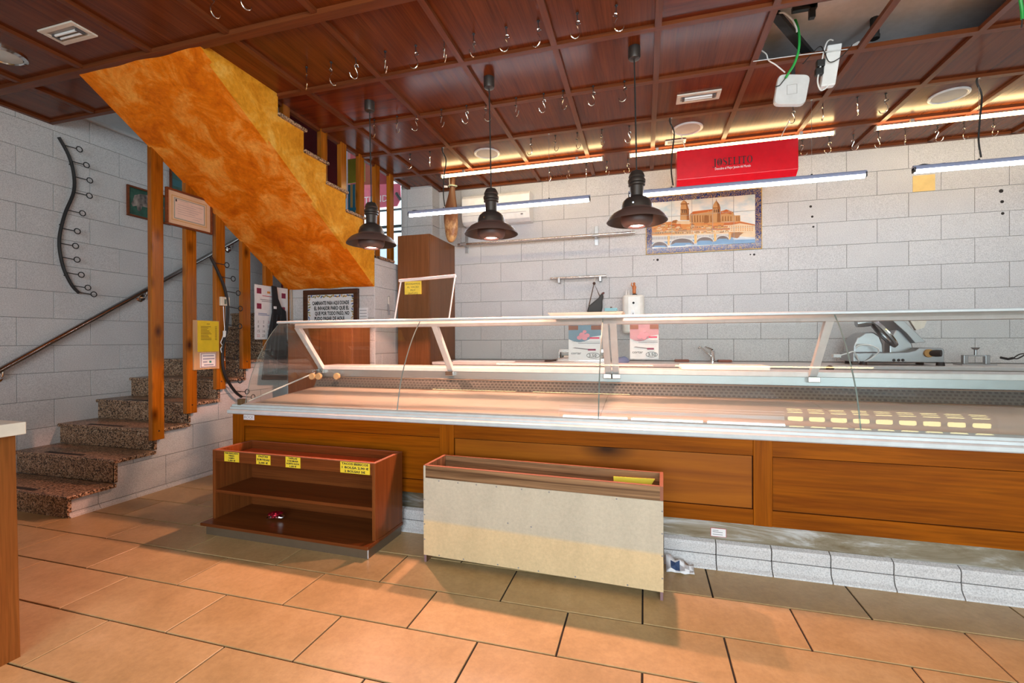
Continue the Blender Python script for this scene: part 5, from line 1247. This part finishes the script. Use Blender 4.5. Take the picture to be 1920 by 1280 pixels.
# ------------------------------------------------------------------ tile picture of a cathedral town
mu = thing('tile_picture', 'ceramic tile picture of a cathedral town and bridge with blue border', 'tile picture', (0.58, YB, 2.4))
mx0, mx1, mz0, mz1, ym = 0.032, 1.142, 2.090, 2.692, YB-0.010
bx('backing', GROUT, mu, mx0, mx1, ym+.006, YB, mz0, mz1)
BW = 0.056
SKY = Mat('painted_sky_glaze', rough=0.15)
SKY.base(SKY.ramp(SKY.noise(SKY.coords((3, 3, 6), False), 1.6, 5), [(0.35, (0.50, 0.62, 0.66, 1)), (0.55, (0.76, 0.75, 0.70, 1)), (0.7, (0.82, 0.76, 0.66, 1))])); SKY = SKY.m
BOR = Mat('blue_yellow_border_glaze', rough=0.15)
vo = BOR.n('ShaderNodeTexNoise'); vo.inputs['Scale'].default_value = 38; vo.inputs['Detail'].default_value = 1; vo.inputs['Distortion'].default_value = 2.5; BOR.l(BOR.coords((1, 1, 1), False), vo.inputs['Vector'])
BOR.base(BOR.ramp(vo.outputs['Fac'], [(0.40, (0.012, 0.025, 0.15, 1)), (0.50, (0.015, 0.025, 0.13, 1)), (0.53, (0.50, 0.28, 0.04, 1)), (0.58, (0.60, 0.42, 0.16, 1)), (0.60, (0.02, 0.04, 0.2, 1))])); BOR = BOR.m
nx, nz = 5, 3
for i in range(nx):
    for j in range(nz):
        w = (mx1-mx0-2*BW)/nx; h = (mz1-mz0-2*BW)/nz
        bx('picture_tile', SKY, mu, mx0+BW+i*w+.001, mx0+BW+(i+1)*w-.001, ym, ym+.006, mz0+BW+j*h+.001, mz0+BW+(j+1)*h-.001)
for i in range(7):
    w = (mx1-mx0)/7
    for z in (mz0, mz1-BW): bx('border_tile', BOR, mu, mx0+i*w+.001, mx0+(i+1)*w-.001, ym, ym+.006, z, z+BW-.001)
for j in range(4):
    h = (mz1-mz0-2*BW)/4
    for x in (mx0, mx1-BW): bx('border_tile', BOR, mu, x, x+BW, ym, ym+.006, mz0+BW+j*h+.001, mz0+BW+(j+1)*h-.001)
fr = MB(); e_ = .006
for a in ((mx0-e_, mx1+e_, mz0-e_, mz0), (mx0-e_, mx1+e_, mz1, mz1+e_), (mx0-e_, mx0, mz0, mz1), (mx1, mx1+e_, mz0, mz1)): fr.box(a[0], a[1], ym-.001, YB, a[2], a[3])
fr.build('yellow_edge', plain('ochre_edge', (0.62, 0.38, 0.06, 1), .4), mu)
PM = [plain('glaze_'+n, c, .2) for n, c in (('sand', (0.56, 0.31, 0.13, 1)), ('ochre_shade', (0.30, 0.13, 0.045, 1)), ('roof_red', (0.50, 0.14, 0.04, 1)), ('roof_orange', (0.62, 0.25, 0.07, 1)), ('light_wall', (0.72, 0.54, 0.34, 1)), ('dark_line', (0.05, 0.035, 0.03, 1)), ('bridge_grey', (0.60, 0.58, 0.56, 1)), ('arch_shadow', (0.10, 0.06, 0.05, 1)), ('river_blue', (0.12, 0.26, 0.44, 1)), ('pale_water', (0.50, 0.55, 0.60, 1)), ('pier_yellow', (0.68, 0.40, 0.12, 1)), ('joint', (0.35, 0.38, 0.38, 1)))]
sc = MB(); LV = [0]
def poly(mi, pts, lv):
    sc.mi = mi
    P = []
    for cx, cy in pts:
        p = PY(1190+cx/5.12, 230+cy/5.12, ym); P.append((min(max(p.x, mx0+BW), mx1-BW), ym-0.0006-0.0003*lv-LV[0]*6e-6, min(max(p.z, mz0+BW), mz1-BW)))
    LV[0] += 1; sc.add(P, [list(range(len(P)))])
SA, SH, RR, RO, LW, DL, BG, AS, RB, PW, PYW, JT = range(12)
poly(RO, [(160, 990), (260, 960), (380, 945), (540, 960), (900, 955), (1010, 945), (1150, 975), (1155, 1080), (160, 1095)], 1)
poly(SA, [(437, 935), (440, 830), (447, 765), (470, 715), (498, 760), (520, 830), (525, 935)], 2)
poly(SH, [(500, 935), (498, 830), (490, 765), (472, 715), (498, 760), (520, 830), (525, 935)], 3)
poly(DL, [(474, 690), (470, 718), (478, 718)], 3)
for y in (775, 830, 872): poly(SH, [(440, y), (522, y-2), (522, y+8), (440, y+10)], 4)
for x in (452, 470, 488): poly(DL, [(x, 868), (x+9, 867), (x+9, 835), (x, 836)], 5)
poly(SA, [(525, 962), (528, 880), (560, 855), (745, 832), (750, 962)], 2)
poly(RR, [(535, 872), (560, 852), (745, 830), (748, 848), (545, 880)], 3)
for x in range(545, 745, 26): poly(SH, [(x, 955), (x, 895), (x+9, 885), (x+14, 955)], 4)
poly(SH, [(665, 962), (668, 890), (700, 888), (705, 962)], 5)
poly(SA, [(745, 962), (748, 815), (755, 785), (783, 745), (812, 782), (822, 815), (826, 955)], 3)
poly(SH, [(790, 955), (796, 800), (783, 745), (812, 782), (822, 815), (826, 955)], 4)
poly(DL, [(783, 728), (780, 750), (787, 750)], 4)
poly(SH, [(748, 815), (822, 812), (822, 822), (748, 825)], 5)
for x in (760, 778, 798): poly(DL, [(x, 862), (x+8, 861), (x+8, 832), (x, 833)], 5)
poly(SA, [(826, 955), (826, 850), (880, 835), (940, 855), (960, 890), (1012, 888), (1015, 945)], 2)
poly(RR, [(826, 852), (880, 832), (945, 858), (925, 880), (880, 868), (826, 880)], 3)
for x in (840, 866, 892, 918, 975, 995): poly(SH, [(x, 945), (x, 900), (x+10, 895), (x+12, 945)], 4)
for x, h in ((707, 835), (735, 832), (845, 838), (905, 830), (930, 838), (945, 845)): poly(SA, [(x-5, h+30), (x, h), (x+5, h+30)], 4)
poly(SH, [(355, 960), (365, 940), (400, 932), (420, 945), (410, 965)], 3)
poly(LW, [(400, 972), (405, 945), (520, 942), (545, 965), (545, 975)], 3)
rm = random.Random(2)
for (x, y, w, h) in ((165, 985, 130, 30), (300, 975, 140, 34), (520, 965, 150, 26), (660, 965, 120, 30), (380, 1015, 170, 30), (560, 1005, 160, 34), (725, 990, 190, 40), (165, 1020, 120, 25), (280, 1010, 110, 26), (850, 960, 120, 25)):
    poly(RR if rm.random() < .55 else RO, [(x, y+h), (x+12, y), (x+w, y-4), (x+w+8, y+h-4)], 4)
    poly(LW if rm.random() < .5 else SA, [(x+4, y+h+26), (x+4, y+h), (x+w, y+h-4), (x+w, y+h+22)], 4)
    for k in range(int(w/22)): poly(DL, [(x+14+k*22, y+h+18), (x+14+k*22, y+h+6), (x+20+k*22, y+h+6), (x+20+k*22, y+h+18)], 5)
for k in range(70):
    x = rm.uniform(165, 880); y = rm.uniform(968, 1050); w = rm.uniform(18, 46)
    poly(rm.choice((RR, RO, RO, SH, LW)), [(x, y+9), (x+5, y), (x+w, y-2), (x+w+4, y+7)], 5)
    poly(rm.choice((LW, SA, PYW)), [(x+2, y+20), (x+2, y+9), (x+w, y+7), (x+w, y+18)], 5.5)
    for q in range(int(w/12)): poly(DL, [(x+6+q*11, y+17), (x+6+q*11, y+12), (x+9+q*11, y+12), (x+9+q*11, y+17)], 6)
poly(LW, [(915, 1050), (910, 975), (1010, 960), (1155, 985), (1155, 1055)], 5)
for r in range(3):
    for k in range(10): poly(RO, [(925+k*22, 1002+r*18), (925+k*22, 990+r*18), (933+k*22, 990+r*18), (933+k*22, 1002+r*18)], 6)
poly(RR, [(905, 978), (1010, 952), (1155, 978), (1155, 988), (1010, 966), (912, 985)], 6)
poly(RB, [(160, 1195), (160, 1110), (930, 1090), (1155, 1115), (1155, 1165)], 5)
poly(PW, [(165, 1195), (165, 1175), (340, 1165), (350, 1185)], 6); poly(PW, [(480, 1180), (510, 1160), (600, 1158), (600, 1172)], 6); poly(PW, [(930, 1090), (1060, 1105), (1155, 1100), (1155, 1118), (950, 1125)], 6)
poly(SH, [(920, 1100), (930, 1060), (1000, 1050), (1045, 1065), (985, 1110)], 6); poly(LW, [(1000, 1090), (1045, 1055), (1155, 1050), (1155, 1100)], 6)
poly(BG, [(163, 1150), (163, 1082), (900, 1058), (905, 1100)], 7)
poly(LW, [(163, 1092), (163, 1080), (900, 1055), (900, 1066)], 8)
for x in range(170, 900, 14): poly(DL, [(x, 1125-(x-163)*.035), (x, 1100-(x-163)*.035), (x+4, 1100-(x-163)*.035), (x+4, 1125-(x-163)*.035)], 8)
for cx, r, yb, hh in ((240, 74, 1195, 50), (458, 112, 1170, 58), (675, 80, 1145, 46), (845, 58, 1125, 38)):
    poly(BG, [(cx+(r+8)*math.cos(PI*q/14), yb-(hh+8)*math.sin(PI*q/14)) for q in range(15)], 9)
    poly(AS, [(cx+r*math.cos(PI*q/14), yb-hh*math.sin(PI*q/14)) for q in range(15)], 10)
    poly(RB, [(cx-r*.9, yb), (cx-r*.6, yb-hh*.28), (cx+r*.6, yb-hh*.3), (cx+r*.95, yb)], 11)
for x, y0, y1, w in ((315, 1088, 1178, 22), (572, 1075, 1160, 24), (760, 1068, 1140, 22), (903, 1060, 1120, 18)): poly(PYW, [(x, y1), (x, y0), (x+w, y0-1), (x+w, y1-2)], 12)
for i in range(1, nx):
    x = mx0+BW+i*(mx1-mx0-2*BW)/nx; sc.mi = JT; sc.box(x-.0012, x+.0012, ym-.0118, ym-.0112, mz0+BW, mz1-BW)
for j in range(1, nz):
    z = mz0+BW+j*(mz1-mz0-2*BW)/nz; sc.box(mx0+BW, mx1-BW, ym-.0118, ym-.0112, z-.0012, z+.0012)
sc.build('painted_scene', PM, mu)

# ------------------------------------------------------------------ left wall and stair fittings
def hook_bar(label, pts, x, side=0.10):
    t = thing('wavy_hook_bar', label, 'hook bar', tuple(pts[0]), 'wavy black hook bars')
    sp_ = spline(pts, 6)
    MB().tube(sp_, 0.0125, 8).build('bar', BLACK, t)
    n = 11
    for k in range(n):
        i = int((0.06+0.93*k/(n-1))*(len(sp_)-1)); p = sp_[i]
        e = p+Vector((0.05, 0.062, -0.012)); m = MB(); m.tube([p, e], 0.004, 6)
        m.tube([(e.x+.008, e.y+.020+.022*math.cos(2*PI*q/14), e.z+.022*math.sin(2*PI*q/14)) for q in range(14)], 0.0042, 6, closed=True)
        m.build('ring_hook', BLACK, t)
    for f in (.18, .5, .82): 
        p = sp_[int(f*(len(sp_)-1))]; MB().tube([p, Vector((x+.003, p.y, p.z))], 0.006, 6).build('stand_off', BLACK, t)
    return t
hook_bar('wavy black iron bar with ring hooks on the left wall', [PX(u, v, XL+.03) for u, v in ((110, 257), (128, 290), (138, 325), (138, 360), (122, 400), (112, 440), (112, 470), (120, 505), (135, 535), (148, 549))], XL)
hook_bar('wavy black iron bar with ring hooks in front of the stair posts', [PX(u, v, -3.615) for u, v in ((394, 480), (408, 508), (421, 540), (427, 575), (425, 615), (418, 650), (418, 685), (424, 708), (440, 733), (453, 744))], -3.635)
def framed(label, name, x, y0, y1, z0, z1, fmat, fw, cat='picture'):
    t = thing(name, label, cat, (x, (y0+y1)/2, z0))
    m = MB()
    for a in ((y0, y1, z0, z0+fw), (y0, y1, z1-fw, z1), (y0, y0+fw, z0+fw, z1-fw), (y1-fw, y1, z0+fw, z1-fw)): m.box(x, x+0.022, *a)
    m.build('frame', fmat, t, bevel=0.003)
    return t
FRM = wood('red_brown_frame', (0.13, 0.035, 0.012, 1), (0.22, 0.06, 0.022, 1), 'y', .35, 24)
pg = framed('framed picture of a pale pig on green behind the stair posts', 'pig_picture', XL, 3.205, 3.62, 2.375, 2.67, FRM, .018)
GRS = Mat('painted_meadow', rough=.3); GRS.base(GRS.ramp(GRS.noise(GRS.coords((4, 4, 4)), 3, 5), [(.3, (0.008, 0.045, 0.03, 1)), (.7, (0.03, 0.12, 0.08, 1))])); GRS = GRS.m
bx('canvas', GRS, pg, XL, XL+.008, 3.22, 3.605, 2.39, 2.655)
PIG = Mat('painted_pig', rough=.5); PIG.base(PIG.ramp(PIG.noise(PIG.coords((8, 8, 5)), 2, 4), [(.35, (0.04, 0.03, 0.03, 1)), (.55, (0.28, 0.22, 0.19, 1)), (.75, (0.42, 0.35, 0.30, 1))])); PIG = PIG.m
c = Vector((XL+.008, 3.40, 2.545))
MB().prism([(c.x, c.y+dy*.14, c.z+dz*.08) for dy, dz in ((-1, -.2), (-.9, .5), (-.5, .85), (0, .95), (.6, .8), (1, .4), (1.15, -.1), (1.0, -.5), (.9, -1.2), (.7, -1.2), (.65, -.6), (-.4, -.6), (-.5, -1.25), (-.7, -1.25), (-.75, -.7), (-1.0, -.9), (-1.1, -.6))], (.002, 0, 0)).build('pig', PIG, pg)
sp3 = framed('second framed green picture half hidden behind the certificate', 'landscape_picture', XL, 3.62, 4.02, 2.66, 2.97, FRM, .018)
bx('canvas', GRS, sp3, XL, XL+.008, 3.635, 4.0, 2.675, 2.955); bx('sea', plain('teal_paint', (0.04, 0.15, 0.17, 1), .5), sp3, XL+.008, XL+.010, 3.64, 3.99, 2.80, 2.87)
ce = framed('framed certificate hanging on the first stair posts', 'certificate', -3.634, 2.742, 3.146, 2.098, 2.394, FRM, .016, 'certificate')
X = -3.634
bx('mount', plain('peach_mount', (0.62, 0.43, 0.28, 1), .6), ce, X, X+.010, 2.757, 3.131, 2.113, 2.379)
m = MB()
def frame_yz(m, x, y0, y1, z0, z1, w):
    for a in ((y0, y1, z0, z0+w), (y0, y1, z1-w, z1), (y0, y0+w, z0+w, z1-w), (y1-w, y1, z0+w, z1-w)): m.box(x, x+.0008, *a)
frame_yz(m, X+.010, 2.79, 3.098, 2.146, 2.346, .006); m.build('gold_line', plain('gold_print', (0.50, 0.30, 0.10, 1), .5), ce)
bx('sheet', plain('pale_pink_paper', (0.66, 0.52, 0.44, 1), .7), ce, X+.010, X+.011, 2.81, 3.078, 2.162, 2.330)
m = MB(); frame_yz(m, X+.011, 2.81, 3.078, 2.162, 2.330, .007); m.build('green_border', plain('grey_green_print', (0.28, 0.33, 0.28, 1), .6), ce)
m = MB()
for k, (a, b) in enumerate(((2.84, 2.93), (2.955, 3.06), (2.84, 3.0), (2.84, 3.05), (2.83, 3.02), (2.84, 2.99), (2.84, 3.05), (2.97, 3.03))):
    z = 2.316-.018*k; m.box(X+.0112, X+.0118, a, b, z-.002, z)
m.build('print_lines', GREYINK, ce); bx('crest', INK, ce, X+.0112, X+.0118, 2.822, 2.834, 2.300, 2.320)
# price board
pb = thing('price_board', 'small pine board with yellow price list hanging on stair posts', 'board', (X, 3.09, .93))
bx('board', wood('pale_pine', (0.52, 0.30, 0.14, 1), (0.66, 0.42, 0.22, 1), 'z', .6, 20), pb, X, X+.012, 2.973, 3.212, .930, 1.350)
bx('yellow_sheet', YELLOW, pb, X+.012, X+.0135, 3.006, 3.208, 1.082, 1.346)
m = MB()
for k in range(10):
    z = 1.300-.0125*k; L = (.095, .07, .06, .08, .09, .10, .07, .075, .10, .10)[k]
    m.box(X+.0136, X+.0142, 3.035, 3.035+L, z-.005, z); m.box(X+.0136, X+.0142, 3.170, 3.190, z-.005, z)
m.box(X+.0136, X+.0142, 3.09, 3.12, 1.318, 1.323)
m.build('price_lines', plain('brown_ink', (0.22, 0.12, 0.01, 1), .7), pb)
bx('ceramic_tile', WHITEP, pb, X+.012, X+.018, 3.026, 3.178, .945, 1.072, .002)
m = MB(); frame_yz(m, X+.018, 3.030, 3.174, .949, 1.068, .006); m.build('tile_border', plain('plum_dotted_border', (0.30, 0.20, 0.22, 1), .5), pb)
for k, (a, b) in enumerate(((3.05, 3.155), (3.05, 3.16), (3.05, 3.09), (3.06, 3.15))): bx('tile_writing', plain('blue_writing', (0.18, 0.20, 0.30, 1), .6), pb, X+.018, X+.0186, a, b, 1.042-.026*k, 1.050-.026*k)
bx('tile_drawing', plain('green_drawing', (0.05, 0.28, 0.22, 1), .5), pb, X+.018, X+.0186, 3.11, 3.13, .985, 1.003)
# thermostat with hanging cable
th = thing('thermostat', 'small cream thermostat box with hanging white cable on third post', 'thermostat', (X, 3.2, 1.45))
a, b = PX(411, 556, X), PX(427, 574, X)
bx('case', plain('cream_case', (0.66, 0.60, 0.48, 1), .4), th, X, X+.025, a.y, b.y, b.z, a.z, .003)
bx('display', plain('grey_display', (0.15, 0.17, 0.13, 1), .3), th, X+.025, X+.027, a.y+.03, a.y+.05, b.z+.015, a.z-.02)
MB().tube(spline([PX(u, v, X+.02) for u, v in ((419, 574), (420, 600), (421, 618), (417, 634), (414, 642), (417, 648), (414, 655), (420, 672), (421, 676))], 5), .0035, 6).build('cable', WHITEP, th)
q = PX(421, 626, X+.02); MB().obox(q, (.02, .022, .06)).build('inline_switch', WHITEP, th, bevel=.005)
# calendar, apron
cdr = thing('wall_calendar', 'white advertising calendar with red pictures hanging on stair posts', 'calendar', (X, 3.8, 1.2))
a, b, c, d = PX(478, 531, X), PX(539, 543, X), PX(537, 600, X), PX(476, 636, X)
y0, y1, zt, zb = (a.y+d.y)/2, b.y, (a.z+b.z)/2, d.z
bx('sheet', PAPER, cdr, X, X+.003, y0, y1, zb, zt)
W_, H_ = y1-y0, zt-zb
def cb_(mat, s0, s1, t0, t1, name='print'): bx(name, mat, cdr, X+.003, X+.0036, y0+s0*W_, y0+s1*W_, zb+t0*H_, zb+t1*H_)
MAR = plain('burgundy_print', (0.25, 0.02, 0.06, 1), .6)
for s, t in ((.06, .84), (.80, .80), (.06, .56), (.78, .53)): cb_(MAR, s, s+.13, t, t+.10, 'photo')
cb_(plain('orange_print', (.65, .25, .05, 1), .6), .36, .45, .86, .90, 'logo')
for t, s0, s1, mt in ((.80, .22, .6, REDINK), (.73, .16, .62, GREYINK), (.70, .2, .6, GREYINK), (.47, .1, .35, plain('blue_print', (.12, .2, .4, 1), .6)), (.445, .1, .42, plain('blue_print_b', (.12, .2, .4, 1), .6))): cb_(mt, s0, s1, t, t+.012)
for r in range(4):
    for c_ in range(5):
        n = r*7+c_+1
        text(str(n), .036, (X+.0036, y0+(.10+.15*c_)*W_, zb+(.30-.085*r)*H_), (0, 1, 0), (0, 0, 1), REDINK if c_ == 2 and r == 0 or r == 3 and c_ == 0 else INK, cdr, name='date')
apn = thing('black_apron', 'black apron hanging over the calendar on the stair posts', 'apron', (-3.60, 3.9, 1.2))
pr = [(508, 535, .0), (517, 537, .0), (520, 560, .01), (526, 576, .02), (534, 583, .02), (536, 610, .03), (536, 660, .03), (536, 712, .02), (489, 712, .02), (496, 660, .03), (503, 620, .03), (509, 585, .02), (509, 560, .0)]
m = MB(); m.prism([PX(u, v, -3.615+.6*e) for u, v, e in pr], (.018, 0, 0)); m.build('cloth', plain('black_cloth', (.012, .012, .014, 1), .8), apn, bevel=.008)
for u in (512, 520, 527): MB().tube([PX(u, 590, -3.585), PX(u-4, 640, -3.578), PX(u-8, 700, -3.58)], [.006, .012, .010], 6).build('fold', plain('black_fold', (.016, .016, .018, 1), .8), apn)
q = PX(513, 575, -3.59); bx('badge', PAPER, apn, q.x, q.x+.01, q.y, q.y+.03, q.z-.02, q.z+.005)
# second cloth: beige strap and spoon hanging by the last post
ls = thing('leather_strap', 'beige strap hanging from a hook beside the last stair post', 'strap', (-3.6, 4.05, 1.5))
MB().tube([PX(546, 543, -3.60), PX(547, 575, -3.60), PX(549, 640, -3.60)], .012, 6).build('band', plain('beige_strap', (.42, .32, .24, 1), .7), ls)
MB().tube([PX(545, 548, -3.62), PX(553, 549, -3.58), PX(556, 546, -3.56)], .006, 6).build('hook', CHROME, ls)

# ------------------------------------------------------------------ tiled motto plaque
sg = thing('motto_plaque', 'framed white tile plaque with black Spanish motto under orange soffit', 'plaque', (-3.1, 4.05, 1.5))
yp = 4.05
sx0, sx1, sz0, sz1 = -3.435, -2.775, 1.18, 1.702
FD = wood('dark_frame', (0.05, 0.022, 0.012, 1), (0.10, 0.04, 0.02, 1), 'x', .35, 24)
m = MB(); fw = .052
for a in ((sx0, sx1, sz0, sz0+fw), (sx0, sx1, sz1-fw, sz1), (sx0, sx0+fw, sz0+fw, sz1-fw), (sx1-fw, sx1, sz0+fw, sz1-fw)): m.box(a[0], a[1], yp-.012, yp+.02, a[2], a[3])
m.build('frame', FD, sg, bevel=.004)
tw, th_ = (sx1-sx0-2*fw)/4, (sz1-sz0-2*fw)/3
for i in range(4):
    for j in range(3): bx('glazed_tile', plain('white_glaze', (.72, .73, .74, 1), .15) if i+j == 0 else bpy.data.materials['white_glaze'], sg, sx0+fw+i*tw+.0006, sx0+fw+(i+1)*tw-.0006, yp, yp+.01, sz0+fw+j*th_+.0006, sz0+fw+(j+1)*th_-.0006)
OR = [plain('olive_leaf', (.22, .20, .05, 1), .3), plain('ochre_flower', (.5, .28, .06, 1), .3), plain('blue_scroll', (.06, .10, .28, 1), .3)]
m = MB(); rs = random.Random(4)
ix0, ix1, iz0, iz1 = sx0+fw, sx1-fw, sz0+fw, sz1-fw
def leaf(x, z, r):
    m.mi = rs.randrange(3); a0 = rs.uniform(0, PI)
    m.prism([(x+r*math.cos(q*PI/4)*(1.5 if q % 4 == 0 else 1)*math.cos(a0)-r*.5*math.sin(q*PI/4)*math.sin(a0), yp-.0008, z+r*math.cos(q*PI/4)*math.sin(a0)+r*.5*math.sin(q*PI/4)*math.cos(a0)) for q in range(8)], (0, .0006, 0))
for k in range(22): leaf(ix0+.02+(ix1-ix0-.04)*k/21, iz1-.018+.006*math.sin(k*1.7), .015)
for k in range(15):
    leaf(ix0+.016+.005*math.sin(k*2), iz0+.02+(iz1-iz0-.04)*k/14, .014); leaf(ix1-.016+.005*math.sin(k*2), iz0+.02+(iz1-iz0-.04)*k/14, .014)
m.build('border_ornament', OR, sg)
for k, (s, w, dx) in enumerate((('CAMINANTE PARA AQUI DONDE', .445, .0), ('EL INVASOR PARO QUE EL', .42, .01), ('QUE POR TODO PASO, NO', .415, .018), ('PUDO PASAR DE AQUI', .36, -.015))):
    text(s, .052, ((ix0+ix1)/2+dx, yp-.001, iz1-.104-.0535*k), (1, 0, 0), (0, 0, 1), INK, sg, width=w, bold=.0022)
text('SOMOSIERRA  MADRID', .026, ((ix0+ix1)/2+.06, yp-.001, iz1-.300), (1, 0, 0), (0, 0, 1), INK, sg, name='small_lettering', width=.26)
a, b = PY(673, 577, 4.068), PY(690, 603, 4.068)
sh_ = thing('pinned_sheet', 'white printed sheet pinned on the tiles right of the plaque', 'sheet', (a.x, 4.07, 1.3))
bx('paper', PAPER, sh_, a.x, b.x, 4.064, 4.068, b.z-.15, a.z)
for k in range(6): bx('print_line', GREYINK, sh_, a.x+.012, b.x-.012, 4.0632, 4.064, a.z-.03-.03*k, a.z-.024-.03*k)
# keys on the tiled return wall
ky = thing('hanging_opener', 'small metal opener hanging on a hook on the pale tiled return', 'opener', (-2.6, 4.3, 1.6))
a, b = PX(728, 556, -2.59), PX(730, 590, -2.585)
MB().tube([a, PX(729, 570, -2.587)], .004, 6).build('string', CREAM, ky); MB().tube([PX(728, 570, -2.587), b], [.006, .010], 8).build('blade', GREYINK, ky); MB().tube([a+Vector((-.01, 0, 0)), a+Vector((.012, 0, .004))], .005, 6).build('hook', CHROME, ky)
